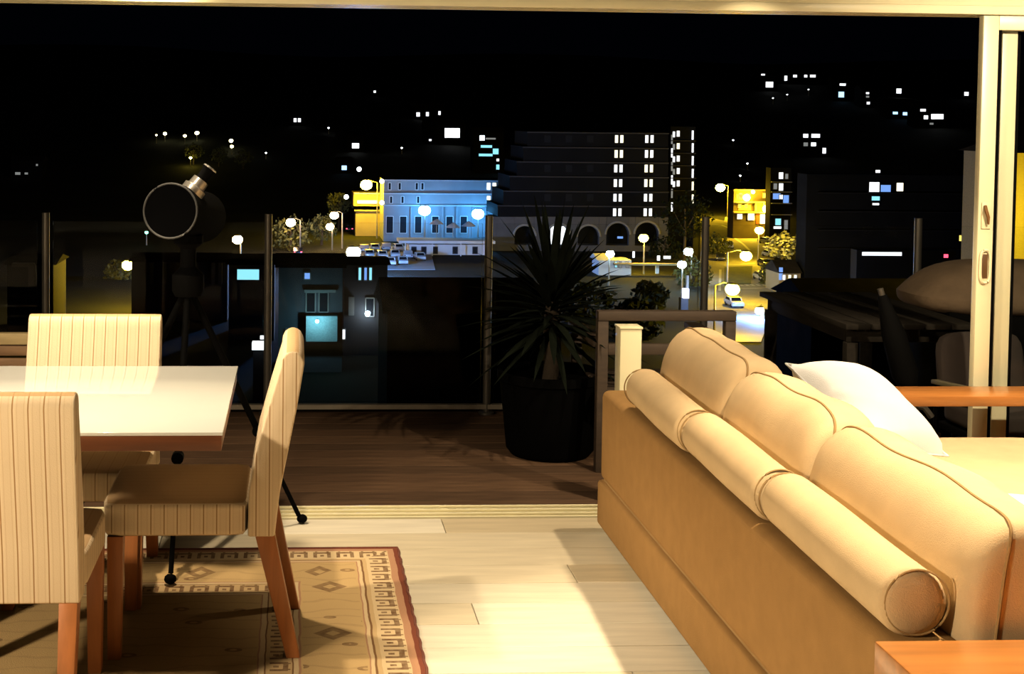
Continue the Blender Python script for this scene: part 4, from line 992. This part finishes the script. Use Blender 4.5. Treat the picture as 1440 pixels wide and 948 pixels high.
# dark blocks on the right
rb_ = Bld('dark_apartment_block', 'wide unlit apartment block with one bright corner flat on the right', 1240, 420, 205)
rb_.wall(1135, 1395, 246, 4, mat('navy_facade', (0.006, 0.007, 0.010), rough=0.9, spec=0.03, var=0.2, scale=0.3))
for x, y_, w_, h_, m in ((1229, 263, 16, 15, W_WHITE), (1245, 265, 16, 11, W_BLUE), (1265, 263, 11, 13, W_WARM), (1231, 279, 13, 7, W_CYAN), (1231, 287, 11, 4, W_WHITE), (1234, 241, 8, 5, W_WHITE), (1364, 251, 5, 5, W_DIM)): rb_.rect(x, y_, w_, h_, m, frame=DARKW)
for yl in (272, 298, 324, 350): rb_.ledge(1150, 1395, yl, mat('navy_ledge', (0.012, 0.013, 0.018), rough=0.9, spec=0.03), h=1.5)
ar = Bld('lit_arcade', 'low dark arcade with a long white strip light on the right', 1245, 385, 180)
ar.wall(1205, 1345, 352, 2, DARKW); ar.rect(1240, 357, 58, 5, W_WHITE, 'strip_light'); ar.rect(1330, 360, 6, 5, emit('red_sign', (1.0, 0.08, 0.15), 1.5), 'red_sign'); ar.rect(1353, 335, 8, 8, W_YEL, 'sign'); ar.rect(1362, 337, 8, 7, W_BLUE, 'sign')
n1 = Bld('near_roof_house', 'black roofed house rising behind the outdoor table', 1240, 470, 105, cat='house')
n1.wall(1142, 1400, 425, 8, ROOFD); n1.gable(1142, 1400, 425, 400, 8)
n2 = Bld('near_roof_house', 'black low house below the middle of the balcony glass', 640, 500, 112, cat='house')
n2.wall(545, 760, 440, 12, ROOFD); n2.gable(545, 760, 440, 402, 12)
yh = Bld('yellow_glow_stand_in', 'added pale wall standing in for the yellow glow at the right edge', 1455, 400, 120, cat='house')  # made-up house in place of the yellow glow at the door glass
yh.wall(1424, 1500, 215, 9, mat('cream_render', (0.5, 0.46, 0.34), rough=0.8)); yh.gable(1424, 1500, 215, 200, 9)
for y_ in (250, 310): yh.rect(1452, y_, 14, 22, W_WARM, frame=BANDM)
lamp('added yellow lamp out of view lighting the pale stand-in wall', 1470, 300, 1478, 400, SODIUM, 0.5, d=112)  # added beyond the frame only to light this wall

# ---- houses on the hillside
def hill_house(label, wins, group='small houses with lit windows on the dark hillside', dist=None):
    cx = sum(w_[0] for w_ in wins) / len(wins); yb = max(w_[1] + w_[3] / 2 for w_ in wins)
    g = on_ground(cx, yb + 5)
    b = Bld('hillside_house', label, cx, yb, g.y, group, 'house')
    x0 = min(w_[0] - w_[2] / 2 for w_ in wins) - 6; x1 = max(w_[0] + w_[2] / 2 for w_ in wins) + 6; y0 = min(w_[1] - w_[3] / 2 for w_ in wins) - 4
    b.wall(x0, x1, y0, 8, DARKW); b.gable(x0, x1, y0, y0 - 7, 8)
    for x, y_, w_, h_, m in wins: b.rect(x, y_, w_ * 0.88, h_ * 0.88, m)
Wh, Wd, Wc, Wb, Wy = W_WHITE, W_DIM, W_CYAN, emit('hill_blue', (0.35, 0.65, 1.0), 1.4), emit('hill_yellow', (1.0, 0.95, 0.5), 1.4)
hill_house('far left hillside house with two faint bluish windows', [(25, 244, 8, 4, Wd), (37, 244, 5, 3, Wd), (52, 232, 3, 3, Wd)])
for x, y_, m, lb in ((220, 190, 0.30, 'faint yellow hillside lamp leftmost above the telescope'), (232, 188, 0.55, 'yellow hillside lamp second from left above the telescope'), (260, 191, 0.5, 'greenish yellow hillside lamp just above the telescope'), (277, 187, 0.65, 'brightest yellow hillside lamp above the telescope'), (325, 198, 0.6, 'upper of two hillside lamps right of the telescope'), (326, 206, 0.5, 'lower of two hillside lamps right of the telescope')):
    lamp(lb, x, y_, x, y_ + 12, SMALLY, m * 1.35, 'hillside lamps above the telescope', 'hillside_lamp')
for x, y_, h_, r_, lb in ((272, 232, 8, 3.5, 'hillside tree lit yellow directly above the telescope'), (308, 235, 7, 3.2, 'faintly lit hillside tree right of the telescope eyepiece'), (342, 238, 7, 3.2, 'faintly lit hillside tree farthest right of the telescope')):
    tree('hillside_tree', lb, x, y_, h_, r_, LFY, group='lit trees above the telescope', n=260)
lamp('shaded yellow lamp among the trees above the telescope', 268, 222, 268, 236, emit('tree_lamp', (1.0, 0.75, 0.1), 60, True), 0.5, name='hillside_lamp')
lamp('small green traffic light left of the telescope', 206, 327, 206, 345, emit('green_signal', (0.2, 0.9, 0.6), 3), 0.4, name='traffic_light')
hill_house('hillside house with a bright pair of windows above the left terrace', [(415, 169, 4.5, 6, Wh), (421, 169, 4.5, 6, Wh)])
hill_house('hillside house with one tiny light highest in the middle of the sky line', [(527, 129, 3.5, 3.5, Wh)])
hill_house('hillside house with three small windows in a row', [(588, 161, 5.5, 6.5, Wh), (601, 160.5, 4.5, 6.5, Wh), (618, 159, 3.5, 6, Wh)])
hill_house('hillside house with one large white glowing front', [(636, 187, 24, 15, emit('hill_glow', (0.95, 0.97, 1.0), 2.0)), (605, 197, 4, 3, Wh)])
hill_house('hillside flats with stacked cyan balconies left of the hotel', [(678, 194, 8, 8, emit('hill_glow2', (0.75, 0.88, 1.0), 2.5)), (690, 195, 16, 2.5, Wd), (684, 206, 18, 4, Wc), (683, 218, 22, 4, Wc), (697, 213, 9, 9, Wc), (700, 225, 4, 4, Wh), (700, 235, 5, 8, Wc)])
hill_house('hillside house with one bluish white window left of centre', [(500, 205, 11, 8, emit('hill_glow', (0.95, 0.97, 1.0), 2.0))])
hill_house('hillside house with a small blue window above the ochre house', [(484, 236, 8, 7, Wb)])
hill_house('hillside house with dim windows left of the hotel roof', [(723, 221, 6, 6, Wd), (745, 220, 4, 4, Wh), (717, 229, 6, 5, Wd)])
hill_house('top right hillside house with a bright blue-white gable end', [(1073, 105, 6, 2.5, Wh), (1082, 119, 12, 9, Wh)])
hill_house('top right hillside terrace with a row of four lights', [(1105, 110, 4.5, 8, Wh), (1118, 107, 6, 4, Wh), (1133, 107, 5, 4, Wh), (1143, 107, 9, 4, Wh)])
hill_house('hillside house with a bright blue lamp on the upper right', [(1185, 119, 10, 3.5, Wh), (1183, 133, 9, 9, Wb)])
hill_house('hillside house with three stacked tiny lights on the upper right', [(1220, 131, 5, 3, Wh), (1220, 136, 5, 3, Wd), (1221, 145, 5, 4, Wh)])
hill_house('hillside house with a single round bluish light on the right', [(1264, 128, 8, 8, Wh)])
hill_house('hillside house with a single small light nearest the door frame', [(1359, 132, 7, 6, Wh)])
hill_house('hillside house with two small bluish lights on the right', [(1259, 159, 8, 4, Wb), (1276, 160, 15, 5, Wb), (1281, 152, 4, 4, Wd)])
hill_house('hillside house with one long bright white window on the right', [(1298, 155, 9, 4, Wh), (1302, 165, 7, 6, Wh), (1318, 164, 20, 8, emit('hill_glow', (0.95, 0.97, 1.0), 2.0)), (1310, 174, 6, 3, Wd)])
hill_house('hillside flats with a cluster of five white windows above the dark block', [(1133, 191, 8, 6, Wh), (1147, 191, 14, 6, Wh), (1133, 203, 7, 6, Wd), (1144, 203, 8, 6, Wh), (1159, 212, 5.5, 9, Wh)])
for x, y_, lb in ((1051, 230, 'above the corner shops roof'), (1041, 247, 'just above the lamp at the street bend'), (1031, 197, 'right of the hotel wing top'), (1107, 133, 'below the top right row of four lights'), (1087, 138, 'lowest under the top right gable house'), (1137, 126, 'under the right end of the row of four lights'), (462, 180, 'right of the bright window pair'), (374, 215, 'left of the balcony post top'), (565, 208, 'left of the large white glowing front')):
    lamp('tiny white light on the hillside ' + lb, x, y_, x, y_ + 9, SMALLW, 0.34, 'tiny lights on the hillside', 'hillside_lamp')
